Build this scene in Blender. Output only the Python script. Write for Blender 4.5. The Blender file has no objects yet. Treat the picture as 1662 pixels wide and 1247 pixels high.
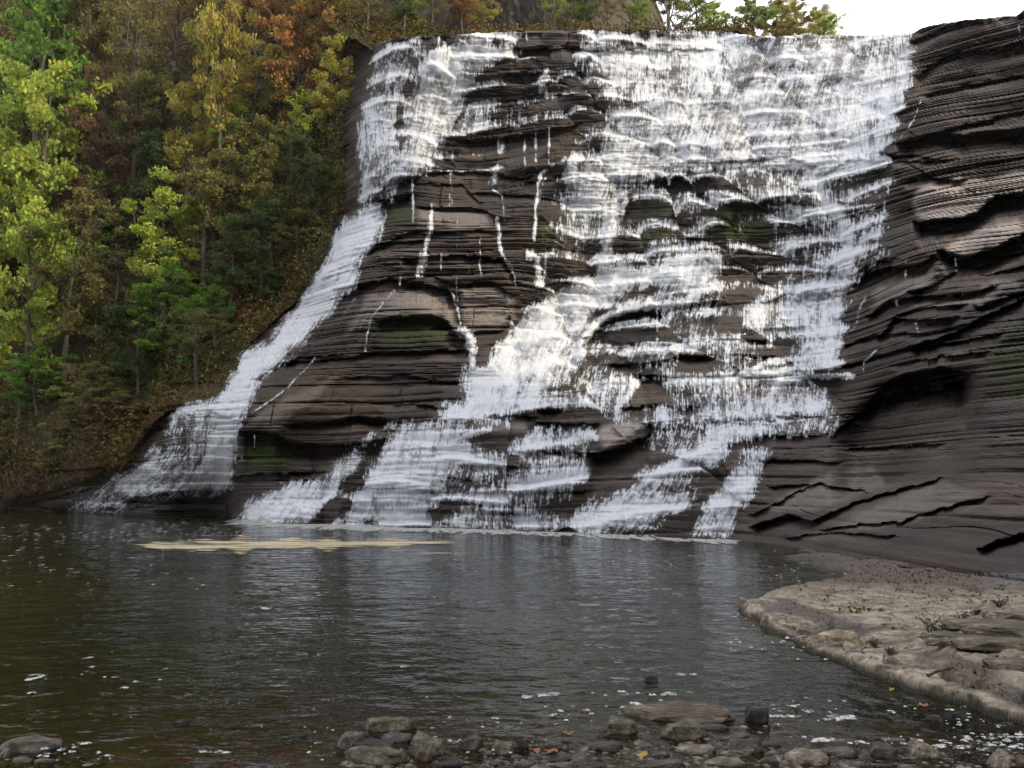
import bpy, math, random
import numpy as np
from math import radians as R
C = bpy.context.scene.collection
SC = bpy.context.scene
# ------------------------------------------------------------------ camera
F_PX = 1330.0; CU, CV = 831.0, 623.5; CAM_H = 2.2; PITCH = math.atan((792 - CV) / F_PX)
cam_d = bpy.data.cameras.new('camera'); cam = bpy.data.objects.new('camera', cam_d); C.objects.link(cam)
cam.location = (0, 0, CAM_H); cam.rotation_euler = (math.pi / 2 + PITCH, 0, 0)
cam_d.sensor_width = 36; cam_d.lens = 36 * F_PX / 1662; cam_d.clip_end = 3000; cam_d.clip_start = 0.1
SC.camera = cam
# ------------------------------------------------------------------ sky and sun
SUN_EL, SUN_AZ = 36.0, 112.0     # azimuth clockwise from +Y (the way the camera looks)
w = bpy.data.worlds.new('World'); SC.world = w; w.use_nodes = True
nt = w.node_tree; nt.nodes.clear()
sky = nt.nodes.new('ShaderNodeTexSky'); sky.sky_type = 'NISHITA'; sky.sun_disc = False
sky.sun_elevation = R(SUN_EL); sky.sun_rotation = R(SUN_AZ); sky.air_density = 1.2; sky.dust_density = 2.5
tc = nt.nodes.new('ShaderNodeTexCoord'); nz = nt.nodes.new('ShaderNodeTexNoise')
nz.inputs['Scale'].default_value = 2.2; nz.inputs['Detail'].default_value = 6
rmp = nt.nodes.new('ShaderNodeMapRange'); rmp.inputs[1].default_value = 0.3; rmp.inputs[2].default_value = 0.62
rmp.inputs[3].default_value = 0.45; rmp.inputs[4].default_value = 1.0
mx = nt.nodes.new('ShaderNodeMix'); mx.data_type = 'RGBA'
mx.inputs[7].default_value = (8.6, 8.6, 9.0, 1)
bg = nt.nodes.new('ShaderNodeBackground'); bg.inputs[1].default_value = 0.12
out = nt.nodes.new('ShaderNodeOutputWorld')
L = nt.links.new
L(tc.outputs['Generated'], nz.inputs['Vector']); L(nz.outputs[0], rmp.inputs[0]); L(rmp.outputs[0], mx.inputs[0])
L(sky.outputs[0], mx.inputs[6]); L(mx.outputs[2], bg.inputs[0]); L(bg.outputs[0], out.inputs[0])
sd = bpy.data.lights.new('sun', 'SUN'); sd.energy = 2.1; sd.angle = R(3.0); sd.color = (1.0, 0.84, 0.56)
sun = bpy.data.objects.new('sun', sd); C.objects.link(sun)
sun.rotation_euler = (R(90 - SUN_EL), 0, R(180 - SUN_AZ)); sun.location = (60, 60, 90)
SC.view_settings.view_transform = 'Standard'; SC.view_settings.look = 'None'
SC.view_settings.exposure = 1.08; SC.view_settings.gamma = 1
SC.cycles.max_bounces = 6; SC.cycles.diffuse_bounces = 3; SC.cycles.glossy_bounces = 3
SC.cycles.transparent_max_bounces = 12; SC.cycles.transmission_bounces = 3; SC.cycles.use_denoising = True
SC.cycles.sample_clamp_indirect = 6.0

# ------------------------------------------------------------------ helpers
rng = np.random.default_rng(7); random.seed(7)
cp, sp = math.cos(PITCH), math.sin(PITCH)
def at(u, v, Y):
    """point of the ray through photograph pixel (u, v) at distance Y in front of the camera"""
    yc = (CV - v) / F_PX; t = Y / (cp - yc * sp)
    return (u - CU) / F_PX * t, Y + 0 * u, CAM_H + t * (sp + yc * cp)
def ground_y(v, z=0.0):
    """distance at which the ray of row v meets height z"""
    yc = (CV - v) / F_PX
    return (z - CAM_H) * (cp - yc * sp) / (sp + yc * cp)
def on_water(u, v, z=0.0):
    Y = ground_y(v, z); p = at(u, v, Y); return p[0], p[1], z
_lat = rng.random((16, 256, 256)).astype(np.float32)
def vn(x, y, s=0):
    """smooth value noise, 0..1"""
    x = np.asarray(x, np.float32) + 1000; y = np.asarray(y, np.float32) + 1000
    xi = np.floor(x).astype(np.int32); yi = np.floor(y).astype(np.int32)
    fx = x - xi; fy = y - yi; fx = fx * fx * (3 - 2 * fx); fy = fy * fy * (3 - 2 * fy)
    T = _lat[s % 16]; a, b = xi & 255, yi & 255; a1, b1 = (xi + 1) & 255, (yi + 1) & 255
    return (T[a, b] * (1 - fx) + T[a1, b] * fx) * (1 - fy) + (T[a, b1] * (1 - fx) + T[a1, b1] * fx) * fy
def fbm(x, y, s=0, o=4, g=0.5):
    r = 0; A = 1; t = 0
    for k in range(o):
        r = r + A * vn(x * 2 ** k, y * 2 ** k, s + k); t += A; A *= g
    return r / t
def cell(i, j, s=0):
    return _lat[s % 16][np.asarray(i).astype(np.int64) & 255, np.asarray(j).astype(np.int64) & 255]
def sstep(a, b, x):
    t = np.clip((x - a) / (b - a), 0, 1); return t * t * (3 - 2 * t)
def tps(pts, X, Yy):
    P = np.array([p[:2] for p in pts], float) / 500; V = np.array([p[2] for p in pts], float)
    n = len(P); d = np.hypot(P[:, None, 0] - P[None, :, 0], P[:, None, 1] - P[None, :, 1])
    K = np.where(d > 0, d * d * np.log(d + 1e-12), 0) + 0.002 * np.eye(n)
    Q = np.c_[np.ones(n), P]; A = np.block([[K, Q], [Q.T, np.zeros((3, 3))]])
    s = np.linalg.solve(A, np.r_[V, 0, 0, 0])
    x = X / 500; y = Yy / 500; o = s[n] + s[n + 1] * x + s[n + 2] * y
    for k in range(n):
        r2 = (x - P[k, 0]) ** 2 + (y - P[k, 1]) ** 2 + 1e-12
        o = o + s[k] * 0.5 * r2 * np.log(r2)
    return o
def blur(a, r):
    r = int(r)
    if r < 1: return a
    for ax in (0, 1):
        for _ in range(2):
            p = np.pad(a, [(r + 1, r) if i == ax else (0, 0) for i in (0, 1)], mode='edge')
            c = np.cumsum(p, axis=ax, dtype=np.float64); n = a.shape[ax]
            a = ((c.take(range(2 * r + 1, 2 * r + 1 + n), axis=ax) - c.take(range(0, n), axis=ax)) / (2 * r + 1)).astype(np.float32)
    return a
def new_obj(name, me, mat=None, parent=None, **props):
    o = bpy.data.objects.new(name, me); C.objects.link(o)
    if mat and me and not me.materials: me.materials.append(mat)
    if parent: o.parent = parent
    for k, v in props.items(): o[k] = v
    return o
def mesh_np(name, V, Fc, attrs=None, smooth=False, uv=None):
    """V (n,3), Fc (m,3|4)"""
    me = bpy.data.meshes.new(name); V = np.ascontiguousarray(V, np.float32); Fc = np.ascontiguousarray(Fc, np.int32)
    k = Fc.shape[1]
    me.vertices.add(len(V)); me.vertices.foreach_set('co', V.ravel())
    me.loops.add(Fc.size); me.loops.foreach_set('vertex_index', Fc.ravel())
    me.polygons.add(len(Fc)); me.polygons.foreach_set('loop_start', np.arange(0, Fc.size, k, dtype=np.int32))
    try: me.polygons.foreach_set('loop_total', np.full(len(Fc), k, np.int32))
    except Exception: pass
    for n, a in (attrs or {}).items():
        if a.ndim == 1:
            t = me.attributes.new(n, 'FLOAT', 'POINT'); t.data.foreach_set('value', np.ascontiguousarray(a, np.float32))
    me.update(calc_edges=True)
    if smooth: me.shade_smooth()
    else: me.shade_flat()
    return me
class Mat:
    """small helper for procedural node materials"""
    def __init__(s, name):
        s.m = bpy.data.materials.new(name); s.m.use_nodes = True; s.t = s.m.node_tree; s.t.nodes.clear()
        s.out = s.n('ShaderNodeOutputMaterial')
    def n(s, k, **kw):
        x = s.t.nodes.new(k)
        for a, b in kw.items(): setattr(x, a, b)
        return x
    def l(s, a, b): s.t.links.new(a, b)
    def attr(s, n):
        return s.n('ShaderNodeAttribute', attribute_name=n).outputs['Fac']
    def coord(s, sc=(1, 1, 1), kind='Object'):
        c = s.n('ShaderNodeTexCoord'); m = s.n('ShaderNodeMapping'); m.inputs['Scale'].default_value = sc
        s.l(c.outputs[kind], m.inputs['Vector']); return m.outputs[0]
    def noise(s, vec, scale, det=3, rough=0.55):
        x = s.n('ShaderNodeTexNoise'); x.inputs['Scale'].default_value = scale; x.inputs['Detail'].default_value = det
        x.inputs['Roughness'].default_value = rough; s.l(vec, x.inputs['Vector']); return x.outputs[0]
    def rng(s, v, a, b, c=0, d=1):
        x = s.n('ShaderNodeMapRange'); s.l(v, x.inputs[0])
        for i, q in enumerate((a, b, c, d)): x.inputs[i + 1].default_value = q
        return x.outputs[0]
    def ramp(s, v, stops):
        x = s.n('ShaderNodeValToRGB'); e = x.color_ramp.elements
        while len(e) < len(stops): e.new(0.5)
        for i, (p, c) in enumerate(stops): e[i].position = p; e[i].color = (*c, 1)
        s.l(v, x.inputs[0]); return x.outputs[0]
    def mix(s, f, a, b, blend='MIX'):
        x = s.n('ShaderNodeMix', data_type='RGBA', blend_type=blend)
        for i, q in ((0, f), (6, a), (7, b)):
            if isinstance(q, (int, float)): x.inputs[i].default_value = q
            elif isinstance(q, tuple): x.inputs[i].default_value = (*q, 1)
            else: s.l(q, x.inputs[i])
        return x.outputs[2]
    def math(s, op, a, b=0.0):
        x = s.n('ShaderNodeMath', operation=op)
        for i, q in enumerate((a, b)):
            if isinstance(q, (int, float)): x.inputs[i].default_value = q
            else: s.l(q, x.inputs[i])
        return x.outputs[0]
    def bump(s, h, strength=0.5, dist=0.05):
        x = s.n('ShaderNodeBump'); x.inputs['Strength'].default_value = strength; x.inputs['Distance'].default_value = dist
        s.l(h, x.inputs['Height']); return x.outputs[0]
    def bsdf(s, col, rough=0.8, normal=None, spec=0.4):
        b = s.n('ShaderNodeBsdfPrincipled')
        if isinstance(col, tuple): b.inputs['Base Color'].default_value = (*col, 1)
        else: s.l(col, b.inputs['Base Color'])
        if isinstance(rough, (int, float)): b.inputs['Roughness'].default_value = rough
        else: s.l(rough, b.inputs['Roughness'])
        b.inputs['Specular IOR Level'].default_value = spec
        if normal: s.l(normal, b.inputs['Normal'])
        return b
    def end(s, sh): s.l(sh, s.out.inputs['Surface']); return s.m

# ------------------------------------------------------------------ rock and water surfaces: survey of the cliff
ST = 1.4
us = np.arange(-200, 2060, ST); vs = np.arange(-80, 948, ST)
U, V = np.meshgrid(us, vs); U = U.astype(np.float32); V = V.astype(np.float32); NV, NU = U.shape
def Rg(ox, oy, k=0.37304):
    return lambda *p: [(ox + x * k, oy + y * k) for x, y in p]
G = lambda *p: list(p)
Bz = Rg(540, 0); Cz = Rg(1042, 0); Dz = Rg(0, 430); Ez = Rg(540, 430); Fz = Rg(1042, 430); Hz = Rg(1280, 180, .3046)
def inpoly(poly):
    P = np.array(poly, float); m = np.zeros(U.shape, bool)
    i0, i1 = np.searchsorted(us, [P[:, 0].min(), P[:, 0].max()]); j0, j1 = np.searchsorted(vs, [P[:, 1].min(), P[:, 1].max()])
    x = U[j0:j1, i0:i1] + WU[j0:j1, i0:i1]; y = V[j0:j1, i0:i1] + WV[j0:j1, i0:i1]; s = np.zeros(x.shape, bool)
    for (xa, ya), (xb, yb) in zip(P, np.roll(P, -1, 0)):
        if ya == yb: continue
        s ^= ((ya > y) != (yb > y)) & (x < (xb - xa) * (y - ya) / (yb - ya) + xa)
    m[j0:j1, i0:i1] = s; return m
WU = (34 * (fbm(U / 34, V / 34, 1, 5, .68) - .5)).astype(np.float32); WV = (30 * (fbm(U / 34, V / 34, 5, 5, .68) - .5)).astype(np.float32)
_wf = np.clip(1 - .6 * (V - 620) / 60, .4, 1); WU *= _wf; WV *= _wf
def dline(pts):
    """distance (px) to a polyline, and position along it 0..1"""
    d = np.full(U.shape, 1e9, np.float32); P = np.array(pts, float)
    i0, i1 = np.searchsorted(us, [P[:, 0].min() - 30, P[:, 0].max() + 30]); j0, j1 = np.searchsorted(vs, [P[:, 1].min() - 30, P[:, 1].max() + 30])
    x = U[j0:j1, i0:i1] + .18 * WU[j0:j1, i0:i1]; y = V[j0:j1, i0:i1] + .18 * WV[j0:j1, i0:i1]; b = np.full(x.shape, 1e9)
    for (xa, ya), (xb, yb) in zip(P[:-1], P[1:]):
        l2 = (xb - xa) ** 2 + (yb - ya) ** 2 + 1e-6; t = np.clip(((x - xa) * (xb - xa) + (y - ya) * (yb - ya)) / l2, 0, 1)
        b = np.minimum(b, np.hypot(x - xa - t * (xb - xa), y - ya - t * (yb - ya)))
    d[j0:j1, i0:i1] = b; return d
skyl = np.interp(us, [-200, 536, 552, 600, 640, 690, 840, 940, 1160, 1255, 1300, 1400, 1480, 1500, 1560, 1650, 1662, 1700, 2060],
                 [-62, -62, 88, 74, 62, 58, 50, 48, 50, 60, 56, 57, 54, 44, 32, 25, 15, 0, -70]).astype(np.float32)
skyl += (3.0 * (fbm(us / 18, us * 0, 3, 3) - .5)).astype(np.float32)
watl = np.interp(us, [-200, 0, 120, 250, 375, 390, 540, 700, 930, 1090, 1180, 1280, 1360, 1420, 1540, 1662, 2060],
                 [824, 828, 831, 838, 839, 845, 853, 857, 864, 871, 876, 885, 893, 899, 914, 915, 934]).astype(np.float32)
ctrl = [(u, v, float(ground_y(v))) for u, v in ((-160, 824), (0, 828), (120, 831), (250, 838), (375, 838.5), (390, 845), (540, 853), (700, 857), (930, 864), (1090, 871), (1180, 876), (1280, 885))]
ctrl += [(1360, 893, 27), (1540, 914, 20.5), (1662, 915, 18.5), (1880, 925, 15.5), (2060, 934, 13),
 (640, 60, 76), (840, 50, 77), (940, 48, 77), (1160, 50, 78), (1255, 60, 76), (1480, 55, 73), (1560, 32, 69), (1662, 20, 65), (1880, -50, 57),
 (600, 320, 71), (590, 200, 74), (700, 200, 74.5), (800, 280, 72), (640, 290, 69), (860, 290, 69), (600, 420, 64), (700, 450, 62), (840, 450, 62),
 (450, 600, 58), (600, 600, 56), (740, 600, 56), (400, 690, 55), (500, 780, 54), (740, 690, 50),
 (520, 460, 67), (420, 570, 63), (330, 660, 60), (380, 780, 58), (290, 700, 60),
 (1000, 200, 72), (1000, 330, 68), (930, 400, 66), (900, 540, 60), (800, 640, 53), (1000, 520, 61), (1100, 440, 62), (1200, 300, 66), (1200, 420, 62),
 (1400, 280, 62), (1380, 450, 55), (1360, 600, 47), (1200, 600, 49), (1050, 690, 46), (1200, 700, 43), (1340, 700, 41), (900, 740, 46), (700, 740, 48.5), (960, 800, 44), (1150, 780, 40),
 (1500, 150, 64), (1662, 150, 59), (1500, 250, 58), (1662, 250, 53), (1600, 350, 48), (1600, 500, 38), (1480, 450, 45), (1450, 600, 40), (1600, 650, 31), (1400, 800, 32), (1600, 800, 23), (1500, 860, 24), (1880, 400, 35), (2060, 400, 29), (2060, -60, 50),
 (0, 0, 108), (-160, 0, 105), (-160, 400, 85), (0, 400, 90), (0, 600, 82), (200, 0, 112), (200, 400, 88), (200, 650, 72), (400, 0, 108), (400, 300, 84), (400, 450, 76),
 (500, 100, 92), (530, 300, 79), (480, 480, 71), (330, 600, 67), (250, 680, 66), (120, 780, 68)]
D0 = tps(ctrl, U, V).astype(np.float32)
X0, _, Z0 = at(U, V, D0)
below_sky = V >= skyl[None, :]

# --- which ground is falls, rock, wooded slope
hillpoly = G((-200, -100), (552, -100), (552, 88), (560, 330), (520, 430), (480, 500), (440, 530), (395, 580), (365, 640), (300, 655), (262, 680), (235, 720), (205, 760), (150, 775), (90, 800), (0, 822), (-200, 824))
hillm = blur(inpoly(hillpoly).astype(np.float32), 4)
fallpoly = G((640, 40), (1500, 40), (1480, 200), (1450, 300), (1440, 380), (1385, 440), (1370, 600), (1390, 620), (1340, 705), (1255, 715), (1150, 900), (380, 900), (520, 790), (700, 690), (760, 600), (860, 480), (860, 300), (700, 290), (640, 290), (570, 320), (590, 100))
fallm = blur(inpoly(fallpoly).astype(np.float32), 10)
rightm = sstep(1380, 1470, U + (V - 400) * .12)

# --- relief of the rock (metres towards / away from the camera)
D = D0.copy()
D += 2.2 * (fbm(X0 / 7, Z0 / 5, 2, 3) - .5) * (1 - hillm)
near = np.clip(D0 / 55, .55, 1)
# terraces of the falls
soft = np.maximum(blur(inpoly(Cz((-160, 180), (300, 120), (1250, 120), (1180, 400), (1000, 680), (300, 720), (-60, 740), (-160, 500))).astype(np.float32), 14), .9 * blur(inpoly(Bz((60, 150), (640, 140), (560, 420), (440, 700), (60, 900))).astype(np.float32), 10))
soft = np.maximum(soft, .8 * blur(inpoly(Ez((700, 400), (900, 170), (1150, 20), (1700, -60), (1700, 60), (1250, 160), (1000, 480), (760, 560))).astype(np.float32), 10))
def steps(h, cw, seed, warp, off):
    xx = X0 / cw + 1.9 * vn(X0 / (cw * 2.1), Z0 / (h * 6), seed + 6) + .7 * vn(X0 / (cw * .7), Z0 / (h * 4), seed) + .35 * Z0 / cw
    c = np.floor(xx); a = 2 * (xx - c) - 1; z = (Z0 - .05 * (X0 - 5) + warp * (fbm(X0 / 14, Z0 / 12, seed + 1, 3) - .5)) / h
    z = z + .55 * vn(z * .61, 0 * z, seed + 2) + off * (cell(c, c * 0 + 3, seed + 3) - .5) + (.12 + .34 * cell(c, c * 0 + 9, seed)) * a * a * (.25 + .75 * sstep(6, 20, Z0)) * (1 - .3 * soft)
    i = np.floor(z); return z - i, cell(i, c, seed + 5), 1 - a * a
fr1, rb1, dm1 = steps(2.5, 4.6, 2, 2.6, 1.7)
big = (.15 + 1.0 * rb1) * (1 - .5 * soft)
D += fallm * (-1.9 * np.clip(big, 0, 1) * (fr1 - .5) - .8 * dm1 * big)
fr2, rb2, dm2 = steps(.9, 2.1, 7, 1.0, 1.5)
D += fallm * (-.42 * (fr2 - .5)) * near * (rb2 > .5) * (1 - .6 * soft)
# bedding planes of the shale, thick and thin beds
dip = .045 * X0 * sstep(0, 30, X0)
def beds(h, amp, warp, wl, seed, cw):
    s = (Z0 + dip + warp * (fbm(X0 / wl, Z0 / (wl * .6), seed, 3) - .5)) / h
    s = s + 1.3 * vn(s * .43, 0 * s, seed + 3)                      # beds of uneven thickness
    i = np.floor(s); f = s - i
    c = np.floor(X0 / cw + 37 * cell(i, i * 0, seed) + 1.6 * vn(X0 / (cw * 1.7), i * .77, 2))
    r = cell(i, i * 0 + 3, seed + 2) * .55 + .5 * cell(c, i, seed + 4) + .25 * vn(X0 / cw + 9 * i, i * .9, seed + 1) - .65
    jx = X0 / cw + 37 * cell(i, i * 0, seed) + 1.6 * vn(X0 / (cw * 1.7), i * .77, 2); jf = jx - np.floor(jx)
    gr = amp * .5 * np.exp(-(f * h / .12) ** 2) + amp * .4 * np.exp(-(np.minimum(jf, 1 - jf) * cw / .07) ** 2) * (cell(c, i, seed + 7) > .78)
    return amp * r + amp * .5 * (.5 - f) + gr, .5 * cell(i, i * 0 + 1, seed) + .5 * cell(c, i, seed + 9)      # each bed leans back upward: its lip overhangs the one below
b1, f1 = beds(1.5, .95, 1.6, 12, 3, 6); b2, f2 = beds(.5, .42, .8, 8, 6, 4.7); b3, f3 = beds(.22, .15, .5, 6, 9, 3.6)
rockw = (1 + .35 * rightm) * (1 - hillm) * (1 - .55 * fallm) * (1 - .8 * soft)
b4, f4 = beds(.085, .075, .3, 3, 12, 1.5); nw = sstep(48, 34, D0) * (1 - fallm) * sstep(.35, .55, fbm(X0 / 3, Z0, 4, 3))
tone = np.clip(.3 * f1 + .4 * f2 + .3 * f3, 0, 1).astype(np.float32)
D += nw * (b4 + .10 * (cell(np.floor(X0 / .9 + Z0 * .3), np.floor(Z0 / .3), 2) - .5))
D += (b1 + b2 * (.3 + 1.1 * sstep(.4, .6, fbm(X0 / 6, Z0 / 3, 10, 2))) + b3 * 1.5 * sstep(.42, .62, fbm(X0 / 4, Z0 / 2, 13, 2))) * rockw * near
D += .22 * (fbm(X0 / .9, Z0 / .6, 11, 4, .6) - .5) * near * (1 - hillm)
# individually surveyed lips: rock recedes just under each, and comes forward again lower down
lips = [
 # right cliff
 (Hz((600, 175), (780, 125), (900, 130), (1254, 110), (1500, 70)), 2.2, 24), (Hz((500, 215), (520, 240), (660, 235), (780, 262)), .8, 10),
 (Hz((530, 270), (660, 275), (860, 262)), .6, 8), (Hz((630, 385), (760, 360), (930, 372)), .8, 12),
 (Hz((690, 585), (780, 588), (930, 570), (1000, 540), (1100, 460), (1254, 430), (1600, 350)), 3.2, 34),
 (Hz((760, 620), (800, 660), (900, 625)), .8, 14), (Hz((640, 640), (640, 760)), .5, 12),
 (Hz((820, 740), (880, 772), (960, 782), (1060, 750), (1254, 665), (1600, 560)), 2.4, 30),
 (Hz((355, 885), (430, 850), (560, 838), (700, 822), (765, 780)), 2.0, 30),
 (Hz((1000, 835), (1100, 800), (1254, 745), (1500, 680)), 1.1, 16), (Hz((1040, 880), (1180, 850), (1400, 780)), .7, 12),
 (Hz((660, 965), (760, 935), (880, 865)), .9, 15), (Hz((440, 1085), (540, 1010), (700, 990), (850, 985)), 1.2, 22),
 (Hz((590, 1085), (740, 1050), (930, 1030)), .9, 14), (Hz((860, 995), (1000, 960), (1100, 930)), 1.0, 18), (Hz((1000, 1040), (1150, 1000), (1280, 960)), .9, 16),
 (Hz((490, 1200), (560, 1110), (700, 1115), (890, 1098)), 1.1, 24), (Hz((670, 1245), (880, 1185), (1010, 1110), (1254, 1000)), 1.3, 24),
 (Cz((1180, 180), (1300, 130), (1450, 80), (1662, 65)), .8, 14), (Cz((1200, 330), (1350, 230), (1662, 190), (1800, 160)), 1.0, 22),
 (Cz((1230, 420), (1420, 370), (1662, 330), (1800, 310)), .6, 12), (Cz((1140, 620), (1350, 560), (1662, 480), (1800, 460)), .8, 10),
 (Fz((1060, 520), (1150, 480), (1300, 450), (1420, 470)), 2.6, 46), (Fz((960, 640), (1050, 525)), 1.6, 30),
 (Fz((490, 1135), (560, 1110), (640, 1090), (740, 1118), (860, 1060), (1000, 1010), (1180, 960), (1290, 930)), 1.3, 22),
 (Fz((480, 1090), (600, 1030), (720, 965)), .5, 12), (Fz((500, 850), (700, 850), (860, 860)), .6, 12), (Fz((560, 965), (780, 950), (980, 985)), .6, 12),
 (Fz((780, 1150), (900, 1130), (1120, 1120), (1300, 1060), (1500, 1010)), .45, 10), (Fz((640, 1185), (860, 1160), (1100, 1180)), .5, 10),
 (Fz((1480, 1230), (1560, 1200), (1662, 1170), (1800, 1170)), .7, 16), (Fz((1060, 560), (1200, 540), (1350, 545)), 1.0, 22), 
 (Fz((950, 320), (1060, 300), (1250, 300), (1400, 260)), .7, 12), (Fz((880, 440), (1000, 400), (1180, 360), (1400, 330), (1560, 300)), .8, 12), (Fz((1100, 440), (1300, 400), (1500, 380)), .6, 10),
 (Fz((870, 360), (1010, 300)), .5, 10), (Fz((820, 740), (940, 650)), .8, 16), (Fz((900, 800), (1100, 790), (1300, 780)), .5, 10),
 # block between the two falls
 (Bz((165, 880), (250, 800), (440, 752), (700, 748), (870, 796)), .9, 12), (Bz((165, 890), (260, 860), (350, 840)), 1.4, 26), (Bz((260, 800), (560, 800), (640, 880)), .4, 10),
 (Bz((200, 1080), (330, 1010), (380, 1010)), .6, 10), (Bz((360, 905), (600, 900), (740, 950)), .7, 14), (Bz((620, 840), (870, 850), (1000, 880)), .5, 10), (Bz((400, 1020), (620, 1000), (780, 1010)), .5, 10),
 (Bz((130, 1120), (200, 1060), (400, 1050)), .7, 12), (Bz((310, 1125), (560, 1108), (740, 1128), (800, 1230)), .8, 14), (Ez((20, 110), (150, 80), (250, 62), (350, 72), (460, 104), (540, 118)), 1.5, 30),
 (Ez((200, 240), (300, 225), (430, 215), (500, 250), (560, 330)), 1.2, 34), (Ez((560, 90), (620, 70), (700, 78), (790, 130)), .8, 14),
 (Ez((340, 58), (420, 48), (530, 80)), .7, 12), (Ez((-200, 430), (20, 408), (200, 378), (580, 368), (610, 390)), .8, 14), (Ez((600, 290), (740, 280)), .5, 10),
 (Ez((-190, 690), (0, 682), (120, 655), (300, 690)), 1.1, 16), (Ez((200, 600), (400, 610), (480, 620)), .5, 10), (Ez((60, 490), (330, 480), (560, 520)), .4, 10),
 (Dz((1060, 720), (1200, 730), (1290, 780), (1480, 790), (1662, 760)), 1.8, 34), (Dz((1020, 925), (1200, 905), (1400, 900)), .6, 12), (Dz((1120, 500), (1210, 430), (1350, 400), (1500, 390)), .5, 10),
 (Dz((1440, 680), (1550, 660), (1662, 690)), .8, 12), (Dz((1290, 160), (1200, 240), (1100, 340)), .6, 12), (Dz((700, 520), (900, 508), (960, 515)), .5, 10),
 # left fall ledges
 (Dz((590, 640), (740, 618), (860, 600)), .6, 10), (Dz((740, 640), (900, 640), (1010, 680)), 1.8, 40), (Dz((570, 820), (640, 740), (700, 660)), .8, 16),
 (Dz((480, 1025), (620, 1010), (800, 992), (1010, 988)), 1.5, 16), (Dz((130, 1040), (300, 990), (430, 965)), .6, 12), (Dz((200, 900), (460, 880)), .6, 12), (Dz((560, 1060), (760, 1030), (1000, 1020)), .4, 8),
 # falls: strong drops
 (Bz((250, 180), (400, 165), (530, 150)), .4, 8), (Bz((800, 215), (880, 212), (1050, 205)), 1.2, 18), (Bz((810, 245), (880, 250), (920, 300)), .5, 10), (Bz((740, 320), (890, 320)), .7, 18),
 (Bz((850, 415), (1030, 412)), .6, 16), (Bz((720, 600), (850, 580), (960, 560), (1060, 540)), .8, 24), (Bz((560, 605), (720, 600)), .8, 20), (Bz((1040, 330), (1100, 300), (1180, 330)), .5, 14),
 (Bz((1070, 215), (1300, 222), (1662, 215)), .9, 8), (Cz((320, 705), (480, 695), (560, 690), (640, 690), (740, 720)), 1.3, 26), (Cz((780, 760), (900, 705), (1070, 705)), 1.5, 50),
 (Bz((1240, 880), (1360, 790), (1500, 760), (1662, 745)), 1.8, 60), (Cz((180, 860), (300, 835), (370, 850)), 1.1, 40), (Cz((380, 870), (560, 870), (740, 890)), 1.2, 60), (Cz((920, 1200), (980, 1150), (1100, 1120)), 1.2, 20),
 (Ez((1110, 320), (1200, 230), (1280, 200), (1420, 180)), 1.6, 60), (Ez((1420, 182), (1560, 175), (1662, 150)), 1.4, 50), (Ez((1300, 345), (1450, 345), (1600, 320), (1900, 325)), .8, 18), (Ez((1200, 430), (1320, 435), (1500, 400), (1662, 400)), .8, 20),
 (Ez((1330, 480), (1500, 485), (1800, 480), (1900, 490)), 1.2, 44), (Ez((1270, 620), (1400, 610), (1662, 615)), .9, 18), (Ez((905, 632), (980, 630)), .8, 18), (Ez((880, 690), (1050, 690), (1140, 690)), 1.0, 36),
 (Ez((1360, 690), (1500, 680), (1662, 678), (1900, 680)), 1.2, 46), (Ez((1130, 815), (1180, 812), (1380, 740)), 1.8, 40), (Ez((830, 815), (1000, 812), (1130, 812)), .8, 14), (Ez((560, 870), (700, 868), (800, 880)), .5, 10),
 (Ez((110, 972), (300, 975), (460, 985), (760, 985), (1100, 985)), .5, 10), (Ez((60, 1060), (420, 1062), (860, 1080)), .4, 8), (Ez((640, 665), (740, 655), (880, 662)), .6, 10),
 (Fz((540, 160), (620, 130), (800, 120)), .7, 30), (Fz((550, 280), (700, 270)), .9, 40), (Fz((560, 490), (700, 480), (880, 488)), .8, 40), (Fz((590, 660), (800, 660)), .4, 8), (Fz((180, 395), (400, 385), (560, 400)), .6, 18),
 (Fz((330, 775), (500, 745), (800, 742)), .7, 14)]
Dpre = D.copy()
for pts, step, fade in lips:
    P = sorted(pts, key=lambda p: p[0]); px = [p[0] for p in P]; py = [p[1] for p in P]
    i0, i1 = np.searchsorted(us, [px[0] - 12, px[-1] + 12])
    if pts[0][0] == pts[-1][0] or i1 - i0 < 8: continue
    uu = us[i0:i1]; line = np.interp(uu, px, py) + 5 * (fbm(uu / 22, uu * 0 + step, 3, 3) - .5) + 3.0 * (cell(np.floor(uu / 13), uu * 0 + int(py[0]), 4) - .5)
    e = sstep(px[0] - 12, px[0] + 10, uu) * sstep(px[-1] + 12, px[-1] - 10, uu)
    d = V[:, i0:i1] - line[None, :]
    k = fade * (.8 + .5 * vn(uu / 30, uu * 0, 8))[None, :] * (.5 + .5 * e)[None, :]
    g = np.where(d > 0, np.exp(-(np.clip(d, 0, 500) / (k * .85)) ** 2.2), 0) * e[None, :]
    # the lip itself juts forward a little
    j = np.where(d <= 0, np.exp(np.clip(d, -500, 0) / 6.0), 0) * e[None, :]
    D[:, i0:i1] += (step * g * np.where(px[0] > 1300, 2.3, 1.5) - .22 * step * j) * np.clip(near[:, i0:i1], .75, 1)
cave = blur(inpoly(Fz((850, 740), (960, 650), (1060, 530), (1200, 480), (1340, 465), (1430, 500), (1462, 620), (1440, 780), (1360, 880), (1180, 965), (1000, 1010), (860, 1050), (880, 900))).astype(np.float32), 9)
D += 3.2 * cave
cv2 = blur(inpoly(Dz((740, 640), (900, 650), (1010, 700), (1020, 900), (860, 880), (690, 870), (600, 850), (600, 760))).astype(np.float32), 5); D += 1.4 * cv2
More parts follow.
